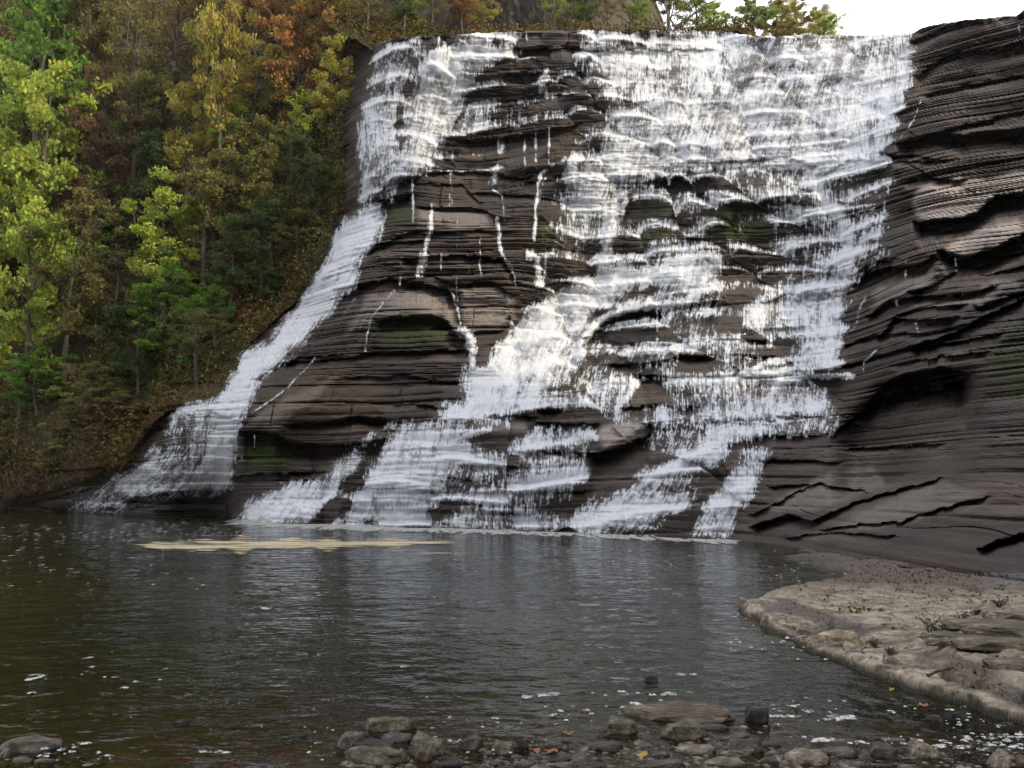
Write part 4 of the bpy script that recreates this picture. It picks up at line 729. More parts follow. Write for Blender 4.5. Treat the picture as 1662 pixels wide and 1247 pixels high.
B = [(562, 112, 44, 34, 'YO', 'golden bush on top of the dark buttress beside the left fall'), (292, 600, 440, 74, 'G', 'deep green bush above the tan ledges, largest on the slope'), (225, 640, 480, 64, 'DG', 'dark green bush left of the largest green bush'), (348, 560, 470, 40, 'G', 'small green bush right of the largest green bush'),
 (60, 670, 570, 62, 'G', 'mid green bush low on the left bank'), (140, 690, 590, 56, 'OL', 'olive bush between the left bank bushes'), (165, 720, 650, 62, 'BR', 'brown drooping bush over the dripping ledge'),
 (10, 760, 660, 50, 'OL', 'olive bush at the left edge above the boulders'), (100, 770, 690, 48, 'OL', 'weedy bush beside the thin side trickle'), (15, 820, 730, 36, 'G', 'lowest bright green bush on the left waterline'),
 (200, 690, 640, 44, 'OL', 'grey green bush touching the tan ledges'), (390, 480, 400, 46, 'BR', 'brown bush on the gravel chute beside the cascade'), (420, 500, 430, 36, 'DG', 'dark small bush just left of the cascade')]
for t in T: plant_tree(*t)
for u, vb, vt, hw, c, l in B: plant_tree(u, vb, vt, hw, c, 'bush', l, name='bush', group='bushes on the wooded slope')
BR = 'trees behind the brink'
for u, vt, hw, c, k, Y, l in [(655, -45, 44, 'FG', 'full', 86, 'bright green tree standing behind the left end of the brink'), (700, -30, 36, 'OL', 'thin', 92, 'thin olive tree right of the bright green brink tree'), (752, -22, 26, 'O', 'tall', 84, 'slim orange tree above the left fall lip'),
   (785, -30, 34, 'YO', 'full', 87, 'yellow orange tree left of the layered outcrop'), (900, -40, 34, 'YG', 'thin', 99, 'sparse tree growing above the layered outcrop'), (945, -40, 40, 'FG', 'full', 90, 'pale green tree right of the layered outcrop'),
   (985, -35, 28, 'BR', 'thin', 88, 'brown thin tree between the two pale green trees'), (1035, -20, 28, 'FG', 'full', 90, 'smaller pale green tree behind the main brink'), (1085, -48, 34, 'OL', 'tall', 96, 'olive tree left of the bare forked tree'),
   (1130, -30, 46, 'YG', 'full', 100, 'yellow green tree behind the bare forked tree'), (1160, 8, 28, 'YG', 'full', 96, 'last yellow green tree before the open sky'),
   (1222, -2, 46, 'FG', 'bush', 118, 'round green tree alone against the sky'), (1264, 4, 44, 'YO', 'bush', 120, 'golden brown tree right of the round green one'), (1296, 10, 38, 'YO', 'bush', 122, 'smaller golden tree, right of the golden brown one'), (1336, 26, 38, 'YG', 'bush', 126, 'low yellow green tree at the right end of the group'),
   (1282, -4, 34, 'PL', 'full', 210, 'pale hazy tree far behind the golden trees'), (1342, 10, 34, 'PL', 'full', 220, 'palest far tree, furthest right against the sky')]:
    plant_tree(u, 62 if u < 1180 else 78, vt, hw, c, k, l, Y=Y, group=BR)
# bare forked tree
o = new_obj('bare_tree', None, label='dark forked bare tree reaching right over the brink', category='tree', group=BR); p = at(1086, 56, 84); o.location = (p[0], 84, p[2])
def br(*p): return [((u - 1086) / F_PX * 88, 0.3 * (i % 2), (56 - v) / F_PX * 88 * 1.1) for i, (u, v) in enumerate(p)]
tv, tf = join([tube(br((1086, 60), (1086, 38), (1085, 24), (1082, 6), (1078, -20)), [.22, .19, .15, .11, .06]), tube(br((1099, 60), (1098, 48), (1103, 40), (1120, 28), (1136, 16), (1148, 6), (1162, 2)), [.20, .18, .16, .14, .11, .08, .03]),
               tube(br((1098, 46), (1090, 30), (1094, 14), (1098, -10)), [.12, .1, .08, .05]), tube(br((1092, 26), (1102, 18), (1116, 12), (1124, 16), (1134, 26)), [.08, .08, .07, .05, .02]), tube(br((1120, 28), (1126, 12), (1128, -6)), [.07, .05, .02]), tube(br((1085, 24), (1076, 10), (1066, -4)), [.08, .05, .03])])
mm = mesh_np('branches', tv, tf, smooth=True); new_obj('branches', mm, M_bark, o)
# undergrowth over slope and brink
def scatter(name, P, size, huef, label=None, mat=None, seed=3):
    rg = np.random.default_rng(seed); V_, F_ = quads(P, size, rg, .2, .5); n = len(P)
    o = new_obj(name, mesh_np(name, V_, F_, dict(var=np.repeat(rg.random(n), 4), hue=np.repeat(huef, 4))), mat or M_under, kind='stuff')
    if label: o['label'] = label
    return o
sel = np.argwhere((hillm > .35) & (kk <= 3) & (V < watl[None, :] - 2)); rs = np.random.default_rng(5)
pk = sel[rs.choice(len(sel), 150000)]; uu = us[pk[:, 1]] + rs.uniform(-.7, .7, len(pk)); vv = vs[pk[:, 0]] + rs.uniform(-.7, .7, len(pk)); dd = D[pk[:, 0], pk[:, 1]]
hx, hy, hz = at(uu, vv, dd); patch = vn(hx / 3.5, hz / 3, 3); ok = (rs.random(len(pk)) < .25 + 1.2 * sstep(.35, .6, patch)) & (tan[pk[:, 0], pk[:, 1]] < .7 + .4 * rs.random(len(pk)))
hh = rs.random(len(pk)) ** 2 * 2.2 * patch; hue = np.clip(vn(hx / 6, hz / 6, 7) * .9 + .35 * rs.normal(size=len(pk)) * .6 + .1, 0, 1)
P = np.stack([hx, dd - .3 - .6 * hh, hz + hh], -1)[ok]; scatter('undergrowth', P, .15, hue[ok], 'low autumn shrubs and leaf litter on the slope')
n = 60000; tx = rs.uniform(552, 1190, n); ty = 77 + rs.random(n) ** .8 * 22; ze = np.interp(tx, us, colZ0[2]); ze = ze + 0
px_ = (tx - CU) / F_PX * ty * 1.17; hgt = rs.random(n) ** 1.6 * (1.4 + 1.6 * vn(px_ / 3, ty / 3, 5)); okk = ty > 78.5
P = np.stack([px_, ty, ze + hgt - .2 + np.minimum((ty - 78.2) * (.95 * sstep(820, 640, tx) + .5 * sstep(640, 820, tx)), 9)], -1)[okk]; hb = np.clip(.25 + .75 * vn(px_ / 4, ty / 4, 2) + .2 * rs.normal(size=n), 0, 1)[okk]
scatter('brink_scrub', P, .14, hb, 'sunlit tan and orange scrub along the brink', seed=8)
# ------------------------------------------------------------------ loose rocks
def rock_mat(name, a, b, c):
    m = Mat(name); co = m.coord(); f = m.noise(co, 7, 6, .72); g = m.noise(co, 1.6, 4); k = m.noise(m.coord((1, 1, 5)), 5, 4, .7); oi = m.n('ShaderNodeObjectInfo')
    col = m.ramp(m.math('ADD', m.math('MULTIPLY', f, .55), m.math('MULTIPLY', g, .45)), [(.36, a), (.5, b), (.64, c)])
    col = m.mix(1, col, oi.outputs['Color'], 'MULTIPLY')
    geo = m.n('ShaderNodeNewGeometry'); s = m.n('ShaderNodeSeparateXYZ'); m.l(geo.outputs['Position'], s.inputs[0])
    wetn = m.math('ADD', s.outputs[2], m.math('MULTIPLY', g, .06)); col = m.mix(m.rng(wetn, .060, .030), col, m.mix(1, col, (.35, .32, .28), 'MULTIPLY'))
    return m.end(m.bsdf(col, m.rng(wetn, .03, .07, .25, .8), m.bump(m.math('ADD', f, k), .8, .02), .4).outputs[0])
M_stone = rock_mat('loose_stone', (.035, .029, .023), (.14, .12, .098), (.36, .32, .27))
import bmesh
from mathutils import Vector, noise as mno
def rock_mesh(seed, kind):
    """unit rock (x -1..1 long, y -1..1 deep, z 0..1 high) with facets, bedding and chipped edges"""
    rd = random.Random(seed); bm = bmesh.new()
    n = {'slab': 20, 'block': 16, 'round': 40, 'blade': 14}[kind]
    for i in range(n):
        a = 2 * math.pi * (i + rd.uniform(-.35, .35)) / (n / 2); rr = rd.uniform(.80, 1.0)
        top = i % 2
        if kind == 'round':
            ph = rd.uniform(-1.2, 1.4); bm.verts.new((math.cos(a) * math.cos(ph), math.sin(a) * math.cos(ph), .5 + .5 * math.sin(ph)))
        elif kind == 'blade': bm.verts.new((math.cos(a) * rr * (1 if not top else .55) + (.3 * top), math.sin(a) * rr, rd.uniform(.6, 1) if top else 0))
        else:
            tp = rd.uniform(.66, .95) if top else 1
            bm.verts.new((math.cos(a) * rr * tp, math.sin(a) * rr * tp, (rd.uniform(.72, 1.0) if kind == 'slab' else rd.uniform(.6, 1.0)) if top else rd.uniform(-.1, .2)))
    bmesh.ops.convex_hull(bm, input=bm.verts); bmesh.ops.delete(bm, geom=[v for v in bm.verts if not v.link_faces], context='VERTS')
    bmesh.ops.bevel(bm, geom=bm.edges[:], offset=.025 if kind != 'round' else .10, segments=2, affect='EDGES', profile=.6)
    bmesh.ops.triangulate(bm, faces=bm.faces[:]); 
    for _ in range(3):
        es = [e for e in bm.edges if e.calc_length() > .10]
        if es: bmesh.ops.subdivide_edges(bm, edges=es, cuts=1)
        bmesh.ops.triangulate(bm, faces=bm.faces[:])
    off = Vector((seed * 3.1, 0, 0))
    for v in bm.verts:
        p = v.co; q = Vector((p.x * 1.6, p.y * 1.6, p.z * 2.2)) + off; d = mno.fractal(q, .8, 2, 4)
        s = math.floor(p.z * (5 if kind == 'slab' else 3) + .8 * mno.noise(q * .8)) ; st = mno.noise(Vector((s * 7.7, seed, p.x * .7)))
        r = Vector((p.x, p.y, 0)); r = r.normalized() if r.length > .05 else Vector((0, 0, 0))
        v.co = p + r * (.045 * st + .045 * d) + Vector((0, 0, .05 * d + .03 * st))
    me = bpy.data.meshes.new('rock'); bm.to_mesh(me); bm.free(); me.materials.append(M_stone)
    me.shade_smooth() if kind == 'round' else me.shade_flat(); return me
def put_rock(i, box, kind, col, label, rot=0.0, tilt=(0, 0), name='rock', group='loose rocks along the near shore', deep=None, z0=None, hk=None):
    u0, v0, u1, v1 = box; uc = (u0 + u1) / 2; zb = -.03 if z0 is None else z0
    Y = float(ground_y(v1, zb)); w_ = (u1 - u0) / F_PX * Y; hv = (v1 - v0) / F_PX * Y
    h = hv * (hk or {'slab': .38, 'block': .66, 'round': .6, 'blade': .95}[kind]); dp = deep or min(w_ * 1.1, max(.35 * w_, hv * 1.9)); h += .02
    sink = .05
    o = new_obj(name, rock_mesh(i * 7 + 3, kind), None, label=label, category='rock', group=group)
    yc = Y + dp * .5; o.location = (((uc - CU) / F_PX) * yc * 1.0 * (1 / (cp - (CV - v1) / F_PX * sp)), yc, zb - sink)
    o.scale = (w_ / 2 * 1.05, dp / 2, h + sink); o.rotation_euler = (tilt[0], tilt[1], rot); o.color = (*col, 1); return o
g1, g2, g3, bl, tn, mo, rd_ = (.7, .68, .64), (1.15, 1.1, 1.0), (.4, .4, .42), (.16, .16, .18), (.58, .50, .40), (.60, .60, .46), (.75, .60, .5)
RK = [((585, 1163, 682, 1196), 'block', mo, 'mossy topped block behind the black wet slab, left rock pile'), ((615, 1188, 672, 1213), 'slab', g3, 'flat blue grey stone under the mossy block'), ((541, 1192, 594, 1224), 'block', g1, 'grey chipped stone at the left end of the left rock pile'),
 ((565, 1198, 646, 1232), 'slab', bl, 'black wet slab lying over the long ridged rock'), ((543, 1215, 668, 1250), 'round', mo, 'long rounded rock with ridged back at the bottom of the left pile'), ((654, 1201, 725, 1239), 'block', g1, 'smooth brown grey hump behind the small upright stone'),
 ((668, 1215, 707, 1244), 'block', tn, 'small upright tan stone in front of the smooth hump'), ((735, 1200, 790, 1226), 'block', g3, 'dark domed stone alone right of the left pile'), ((795, 1207, 837, 1234), 'block', g1, 'angular grey stone with white foam at its foot'),
 ((834, 1200, 859, 1220), 'block', g3, 'small dark stone behind the angular grey stone'), ((825, 1237, 875, 1252), 'slab', g2, 'pale flat stone at the bottom edge left of the leaf covered one'), ((784, 1237, 811, 1252), 'slab', g1, 'small flat stone at the bottom edge below the angular grey stone'),
 ((868, 1223, 935, 1244), 'slab', g3, 'dark flat slab just below the orange leaves'), ((998, 1137, 1217, 1181), 'slab', tn, 'largest slab, long and brown, lying across the near shore'), ((1205, 1145, 1253, 1181), 'block', bl, 'black block at the right end of the largest slab'),
 ((976, 1170, 1040, 1200), 'block', mo, 'green grey wedge under the left end of the largest slab'), ((945, 1203, 1015, 1227), 'slab', g3, 'dark flat pointed stone in the shallow water left of centre pile'), ((969, 1193, 998, 1205), 'block', bl, 'small black stone under the green grey wedge'),
 ((1065, 1175, 1159, 1210), 'block', mo, 'dark slanting block in front of the largest slab'), ((1116, 1175, 1190, 1193), 'slab', g3, 'rounded grey log shaped stone beneath the largest slab'), ((1024, 1204, 1063, 1221), 'slab', g2, 'thin grey triangular flake on the gravel'),
 ((1092, 1204, 1169, 1234), 'slab', g2, 'pale topped flat rock in the middle of the pile'), ((1165, 1193, 1222, 1206), 'slab', g2, 'pale thin slab right of the log shaped stone'), ((1171, 1201, 1246, 1233), 'block', g1, 'broad brown rock right of the pale topped flat rock'),
 ((1229, 1203, 1272, 1221), 'slab', g3, 'dark flat rock at the right end of the centre pile'), ((1166, 1222, 1217, 1236), 'round', g2, 'small pale oval stone in front of the broad brown rock'), ((1051, 1222, 1094, 1237), 'slab', rd_, 'reddish flat stone beside the yellow leaf'),
 ((1135, 1230, 1224, 1254), 'slab', g2, 'wide pale slab at the bottom edge under the oval stone'), ((1020, 1237, 1122, 1256), 'slab', g1, 'wide grey slab at the bottom edge left of the pale one'), ((880, 1237, 942, 1256), 'slab', g2, 'light grey slab at the bottom edge under the dark flat slab'),
 ((940, 1241, 990, 1256), 'slab', g3, 'dark slab at the bottom edge between two lighter slabs'), ((1041, 1096, 1074, 1114), 'block', bl, 'lone black rock standing in the pool beyond the largest slab'), ((1266, 1215, 1353, 1252), 'slab', g2, 'big pale flat topped rock at the bottom edge right of centre'),
 ((1310, 1212, 1397, 1237), 'slab', g1, 'long low brown rock behind the big pale flat topped one'), ((1406, 1211, 1459, 1239), 'block', g3, 'dark squarish rock between the long brown and the pale humped rock'), ((1469, 1206, 1527, 1240), 'block', g2, 'pale humped rock standing in foamy water on the right'),
 ((1356, 1237, 1411, 1254), 'slab', g2, 'light thin slab at the bottom edge right of the big pale rock'), ((1406, 1239, 1462, 1254), 'slab', g1, 'brown flat stone at the bottom edge below the dark squarish rock'), ((1592, 1222, 1628, 1257), 'blade', g2, 'pointed blade of stone leaning up near the bottom right corner'),
 ((1645, 1233, 1678, 1254), 'block', rd_, 'brown stone cut by the bottom right corner'), ((1503, 1163, 1532, 1177), 'round', g3, 'small grey dome breaking the water on the right'), ((1534, 1157, 1572, 1178), 'block', bl, 'black wet rock right of the small grey dome'),
 ((1541, 1239, 1594, 1254), 'slab', rd_, 'reddish slab at the bottom edge left of the blade'), ((1551, 1223, 1580, 1234), 'block', g3, 'small dark rock above the reddish slab'), ((1455, 1215, 1472, 1230), 'round', g3, 'small round dark stone left of the pale humped rock'),
 ((-14, 1190, 106, 1232), 'slab', (.55, .52, .47), 'long slab with pale edge and dark hollow at the left edge'), ((-6, 1218, 15, 1239), 'block', g2, 'small pale stone cut by the left edge'), ((14, 1231, 56, 1248), 'slab', rd_, 'pinkish grey flat stone in the bottom left corner'),
 ((50, 1232, 92, 1248), 'slab', g2, 'grey flat stone right of the pinkish corner stone'), ((282, 1171, 308, 1181), 'round', bl, 'black rounded rock barely above water on the left'), ((456, 1196, 500, 1204), 'round', bl, 'dark low rock awash left of the left rock pile'),
 ((700, 1236, 760, 1254), 'slab', bl, 'black wet slab at the bottom edge under the domed stone'), ((1228, 1232, 1268, 1250), 'block', g3, 'dark stone wedged left of the big pale flat topped rock')]
for i, (b_, k_, c_, l_) in enumerate(RK):
    blade = k_ == 'blade'
    put_rock(i, b_, k_, c_, l_, rot=random.uniform(-.3, .3), tilt=(random.uniform(-.12, .05), random.uniform(-.10, .10) + (.35 if blade else 0)), deep=.62 if i == 13 else None)
# boulders at the foot of the slope and on the slab edge
for i, (b_, k_, c_, l_, z_) in enumerate([((-8, 803, 18, 829), 'round', (.6, .5, .42), 'rounded brown boulder at the left edge on the far waterline', 0.0), ((14, 786, 50, 828), 'block', (.5, .42, .36), 'dark brown boulder on the far left waterline', 0.0), ((52, 808, 76, 829), 'block', (.4, .34, .3), 'small dark boulder right of the brown far boulder', 0.0),
        ((96, 800, 132, 830), 'block', (.3, .24, .2), 'dark block at the foot of the tan ledge on the far left', 0.0), ((1322, 1026, 1409, 1062), 'slab', (1.45, 1.35, 1.05), 'tan rounded boulder lodged against the broken edge of the shore slab', -.02), ((1288, 1018, 1322, 1040), 'block', (1.1, 1, .85), 'pale lump left of the tan boulder on the slab edge', 0.0),
        ((1196, 970, 1240, 990), 'slab', (.75, .7, .6), 'dark broken tip of the shore slab pointing into the pool', 0.0), ((1395, 1062, 1440, 1086), 'block', (.7, .65, .55), 'brown block fallen right of the tan boulder', -.04), ((1475, 1084, 1530, 1112), 'block', (.45, .42, .36), 'dark block under the driftwood branch', -.04),
        ((1552, 1100, 1610, 1134), 'block', (.5, .47, .4), 'dark undercut block right of the driftwood branch', -.04), ((1612, 1122, 1680, 1156), 'block', (.6, .57, .48), 'block at the right edge where the shore slab breaks off', -.04), ((1246, 1000, 1286, 1020), 'slab', (.6, .56, .48), 'flat block slipped from the slab edge near its tip', 0.0)]):
    put_rock(i + 80, b_, k_, c_, l_, rot=random.uniform(-.3, .3), name='boulder', group='boulders at the water edge', z0=z_, hk=.9 if i < 4 else .75)
# broken blocks all along the front of the shore slab, and the thin plates of the layered outcrop
re_ = random.Random(21); ex = [q_[0] for q_ in edge]; ey = [q_[1] for q_ in edge]; u = 1232; k = 0
while u < 1690:
    wpx = re_.uniform(22, 46) * (1 + (u - 1230) / 500); v = float(np.interp(u + wpx / 2, ex, ey)); dv_ = .19 * F_PX / float(ground_y(v, .22)); v += dv_ + re_.uniform(-2, 3)
    t_ = re_.uniform(.5, 1.0); o = put_rock(120 + k, (u, v - dv_, u + wpx, v + 2), 'block', (t_, t_ * .95, t_ * .85), 'broken stone block in the row edging the shore slab', rot=re_.uniform(-.5, .5), name='edge_block', group='broken blocks edging the shore slab', z0=-.05, hk=1.0)
    o.scale[2] = re_.uniform(.24, .36); u += wpx * re_.uniform(.7, 1.0); k += 1
for k, (u0, v0, u1, v1, hh_, l_) in enumerate([(1492, 1030, 1610, 1046, .07, 'lowest thin plate at the left tip of the layered outcrop'), (1520, 1022, 1690, 1036, .08, 'long thin shale plate along the back of the layered outcrop'), (1530, 1050, 1700, 1072, .08, 'dark broad shale plate in the middle of the layered outcrop'),
        (1560, 1036, 1740, 1052, .10, 'shale plate stacked on the broad middle plate'), (1590, 1072, 1760, 1098, .08, 'front shale plate of the layered outcrop by the right edge'), (1590, 1002, 1720, 1022, .11, 'raised shale plate behind the layered outcrop'), (1640, 1014, 1760, 1030, .12, 'topmost shale plate cut by the right edge'), (1500, 1046, 1560, 1060, .05, 'small splinter of shale under the outcrop tip'), (1640, 1050, 1800, 1070, .13, 'upper shale plate near the right edge above the front plate')]):
    t_ = re_.uniform(.55, .95); o = put_rock(160 + k, (u0, v0, u1, v1), 'slab', (t_, t_ * .95, t_ * .86), l_, rot=re_.uniform(-.35, -.1), name='shale_plate', group='plates of the layered outcrop', z0=.2, deep=(u1 - u0) / F_PX * 11 * .42)
    o.location[2] = slab_z((u0 + u1) / 2, (v0 + v1) / 2) - .03; o.scale[2] = hh_ + .04
# gravel between the rocks
rg = np.random.default_rng(12); n = 5200
gu_ = np.concatenate([rg.uniform(560, 1660, n), rg.uniform(-20, 160, 120), rg.normal(1110, 70, 900)]); gv_ = np.concatenate([1262 - 46 * rg.random(n) ** 1.4, 1262 - 46 * rg.random(120) ** 1.2, rg.uniform(1178, 1235, 900)])
wx, wy, _ = on_water(gu_, gv_, -.02); V_ = []; F_ = []; o = 0
ico = bmesh.new(); bmesh.ops.create_icosphere(ico, subdivisions=1, radius=1); iv = np.array([v.co[:] for v in ico.verts]); ifc = np.array([[v.index for v in f.verts] for f in ico.faces]); ico.free()
for k in range(len(gu_)):
    s = .008 + .05 * rg.random() ** 3.5; a = rg.uniform(0, 3.14); sc = np.array([s * rg.uniform(1, 1.8), s, s * rg.uniform(.3, .6)]); v = (iv * rg.uniform(.75, 1.15, (len(iv), 1))) * sc
    v = np.c_[v[:, 0] * math.cos(a) - v[:, 1] * math.sin(a), v[:, 0] * math.sin(a) + v[:, 1] * math.cos(a), v[:, 2]] + (wx[k], wy[k], max(float(bed_z(wx[k], wy[k])), -.03) + .012); V_.append(v); F_.append(ifc + o); o += len(iv)
new_obj('gravel', mesh_np('gravel', np.concatenate(V_), np.concatenate(F_)), M_stone, kind='stuff', label='small wet gravel between the shore rocks')
# ------------------------------------------------------------------ foam
def blobs(name, spots, mat, label, seed=1):
    """flat irregular flakes lying on the water: (u, v, half width px, half depth px)"""
    rg = np.random.default_rng(seed); V_ = []; F_ = []; o = 0; N = 14
    for (u, v, a, b) in spots:
        x, y, _ = on_water(u, v); s = y / F_PX; dy = b * y * y / (CAM_H * F_PX); t = np.linspace(0, 2 * math.pi, N, endpoint=False); r = 1 + .30 * np.sin(2 * t + rg.uniform(0, 6)) * rg.random() + .2 * rg.normal(size=N)
        c = rg.normal() * .6; xs = a * s * r * np.cos(t); ys = dy * r * np.sin(t) + c * dy * (xs / (a * s)) ** 2
        ring = np.c_[x + xs, y + ys, np.full(N, .021)]; mid = np.c_[x + xs * .6, y + ys * .6, np.full(N, .028)]; V_.append(np.concatenate([ring, mid, [[x, y, .030]]]))
        F_ += [(o + k, o + (k + 1) % N, o + N + (k + 1) % N, o + N + k) for k in range(N)] + [(o + N + k, o + N + (k + 1) % N, o + 2 * N, o + 2 * N) for k in range(N)]; o += 2 * N + 1
    V_ = np.concatenate(V_); me = bpy.data.meshes.new(name); me.from_pydata(V_.tolist(), [], [tuple(dict.fromkeys(f)) for f in F_]); me.update(); me.shade_smooth()
    return new_obj(name, me, mat, kind='stuff', label=label)
m = Mat('white_foam'); f = m.noise(m.coord(), 18, 4, .7); M_foam = None
b = m.bsdf((.46, .46, .44), .7, m.bump(f, .8, .01)); tr = m.n('ShaderNodeBsdfTransparent'); x = m.n('ShaderNodeMixShader'); m.l(m.rng(f, .44, .58), x.inputs[0]); m.l(tr.outputs[0], x.inputs[1]); m.l(b.outputs[0], x.inputs[2]); M_foam = m.end(x.outputs[0])
rg = np.random.default_rng(4); sp_ = []
def add(n, u0, u1, v0, v1, a, pw=1):
    for _ in range(n):
        u = rg.uniform(u0, u1); v = v0 + (v1 - v0) * rg.random() ** pw; k = rg.uniform(.4, 1.0) ** 1.5 * a; sp_.append((u, v, k * rg.uniform(.7, 1.5), k * .24))
add(200, 0, 420, 848, 880, 1.8); add(80, 150, 700, 846, 872, 2.0); add(50, 0, 330, 884, 960, 3.4); add(40, 0, 1300, 900, 1120, 2.4); add(70, 1190, 1400, 892, 956, 2.2); add(60, 900, 1200, 872, 940, 2); add(14, 300, 900, 1060, 1190, 4); add(10, 0, 400, 1080, 1190, 3.5)
add(22, 960, 1130, 1125, 1160, 7); add(14, 1240, 1400, 1130, 1200, 4); add(40, 1470, 1662, 1150, 1230, 5); add(55, 1520, 1662, 1195, 1222, 7); add(16, 1380, 1500, 1200, 1212, 6); add(22, 700, 900, 1165, 1235, 5); add(20, 880, 1020, 1150, 1180, 6); add(18, 1255, 1420, 1020, 1075, 4)
add(10, 500, 560, 1185, 1245, 5); add(20, 60, 180, 1205, 1240, 7); add(50, 1180, 1330, 990, 1060, 4)
sp_ += [(48, 1106, 11, 3), (60, 1099, 14, 1.5), (146, 1070, 6, 1.5), (150, 1085, 4, 1), (203, 1119, 7, 1.5), (52, 1128, 6, 1.5), (14, 1164, 4, 1.5), (1365, 1168, 34, 3.2), (1345, 1204, 28, 3), (1311, 1200, 11, 1.8), (1350, 1172, 14, 1.4), (856, 1134, 11, 2.6), (878, 1132, 7, 2.6), (895, 1131, 13, 3), (1312, 1158, 9, 2), (1085, 1129, 13, 2.6), (1059, 1130, 7, 1.8), (1034, 1146, 9, 3.4), (1046, 1150, 11, 3), (1448, 1159, 5, 2), (1262, 1166, 30, 2.2), (1290, 1150, 9, 1.5), (432, 990, 9, 1.6), (345, 1224, 26, 2.4), (1102, 1098, 8, 1.6), (1125, 1097, 6, 1.6)]
blobs('foam', sp_, M_foam, 'white foam flecks drifting on the pool')
fo = [(u + rg.normal() * 1, v, a * rg.uniform(.8, 1.3), 1.2 + rg.random()) for u in np.arange(385, 1190, .8) for v, a in [(np.interp(u, us, watl) + rg.uniform(0, 1) ** 2 * 8 - .8, 5.0)] if np.interp(u, us, WD[np.searchsorted(vs, 840)]) > .0 and rg.random() < .85]
blobs('splash_foam', fo, M_foam, 'white churned foam along the foot of the falls', 5)
m = Mat('tan_foam'); f = m.noise(m.coord((.18, .7, 1)), 1.6, 6, .75); g = m.noise(m.coord((.12, .6, 1)), 1.2, 3)
b = m.bsdf(m.ramp(f, [(.35, (.26, .21, .12)), (.65, (.50, .42, .27))]), .8); tr = m.n('ShaderNodeBsdfTransparent'); x = m.n('ShaderNodeMixShader')
m.l(m.rng(m.math('ADD', m.math('MULTIPLY', m.attr('mat'), 1.0), m.math('MULTIPLY', m.math('SUBTRACT', f, .5), 5.0)), .45, 1.0, 0, .85), x.inputs[0]); m.l(tr.outputs[0], x.inputs[1]); m.l(b.outputs[0], x.inputs[2]); M_tf = m.end(x.outputs[0])
fu, fv = np.meshgrid(np.linspace(200, 790, 300), np.linspace(868, 902, 60)); X_, Y_, _ = on_water(fu, fv); Y_ = np.broadcast_to(Y_, fu.shape)
axis = np.interp(fu, [200, 330, 450, 620, 790], [886.5, 885.5, 885, 883.5, 879.5]); hw_ = np.interp(fu, [200, 270, 360, 520, 640, 700, 790], [2, 7, 12, 11, 8, 4.5, 1.5]) * (.45 + 1.0 * vn(fu / 28, fu * 0, 6)); mt = np.clip(1.15 - (np.abs(fv - axis) / hw_) ** 2 * .7, 0, 1) * sstep(200, 250, fu) * sstep(790, 690, fu)
new_obj('tan_foam', mesh_np('tan_foam', np.stack([X_, Y_, .024 + 0 * X_], -1).reshape(-1, 3), grid_faces(*fu.shape), dict(mat=mt.ravel())), M_tf, kind='stuff', label='mat of tan foam floating in front of the falls')
# ------------------------------------------------------------------ fallen leaves, branch, sprouts
def flat_mat(name, c):
    m = Mat(name); f = m.noise(m.coord(), 60, 3); return m.end(m.bsdf(m.mix(f, tuple(q * .7 for q in c), tuple(min(1, q * 1.3) for q in c)), .6).outputs[0])
LM = dict(orange=flat_mat('orange_leaf', (.22, .075, .03)), red=flat_mat('red_leaf', (.14, .03, .02)), yellow=flat_mat('yellow_leaf', (.26, .19, .03)), rust=flat_mat('rust_leaf', (.18, .08, .03)))
def leaf(u, v, px, c, label, z=.045):
    x, y, _ = on_water(u, v, z); s = px / F_PX * y * .5; rd = random.Random(int(u * 13 + v)); pts = []
    for k in range(20):
        a = 2 * math.pi * k / 20; lob = (.62 + .38 * abs(math.cos(2.5 * a))) * (1.2 if abs(a - math.pi) > 2.4 else 1); pts.append((math.cos(a) * lob * s, math.sin(a) * lob * s * .9, .010 * math.sin(3 * a) + rd.uniform(0, .006)))
    pts.append((0, 0, -.004)); pts += [(p[0] * .97, p[1] * .97, p[2] - .003) for p in pts[:20]]
    me = bpy.data.meshes.new('fallen_leaf'); me.from_pydata(pts, [], [(k, (k + 1) % 20, 20) for k in range(20)] + [(k, 21 + k, 21 + (k + 1) % 20, (k + 1) % 20) for k in range(20)]); me.update()
    o = new_obj('fallen_leaf', me, LM[c], label=label, category='leaf', group='fallen autumn leaves'); o.location = (x, y, z); o.rotation_euler = (rd.uniform(-.3, .3) - .1, rd.uniform(-.3, .3), rd.uniform(0, 6.3))
leaf(872, 1219, 16, 'orange', 'left orange leaf of the pair above the dark flat slab'); leaf(894, 1219, 22, 'orange', 'right orange leaf of the pair above the dark flat slab'); leaf(922, 1190, 20, 'rust', 'rust coloured leaf floating left of the green grey wedge')
leaf(1042, 1226, 18, 'yellow', 'yellow leaf beside the reddish flat stone', .06); leaf(650, 1220, 10, 'orange', 'small orange leaf between the black wet slab and the hump', .06); leaf(1447, 1119, 9, 'yellow', 'yellow leaf floating alone off the slab edge', .03)
leaf(1497, 1144, 16, 'rust', 'long brown leaf floating right of the yellow one', .03)
for u, v, px, c, l in [(1545, 1083, 22, 'red', 'dark red leaf on the slab beside the driftwood branch'), (1560, 1079, 14, 'red', 'smaller red leaf just above the dark red one'), (1587, 1090, 14, 'red', 'red leaf nearest the right edge on the slab'), (1601, 1094, 10, 'rust', 'small rusty leaf right of the red leaves'), (1283, 996, 8, 'rust', 'rusty leaf on the slab near its tip')]:
    leaf(u, v, px, c, l, slab_z(u, v) + .02)
lr = np.random.default_rng(9); pts_ = []
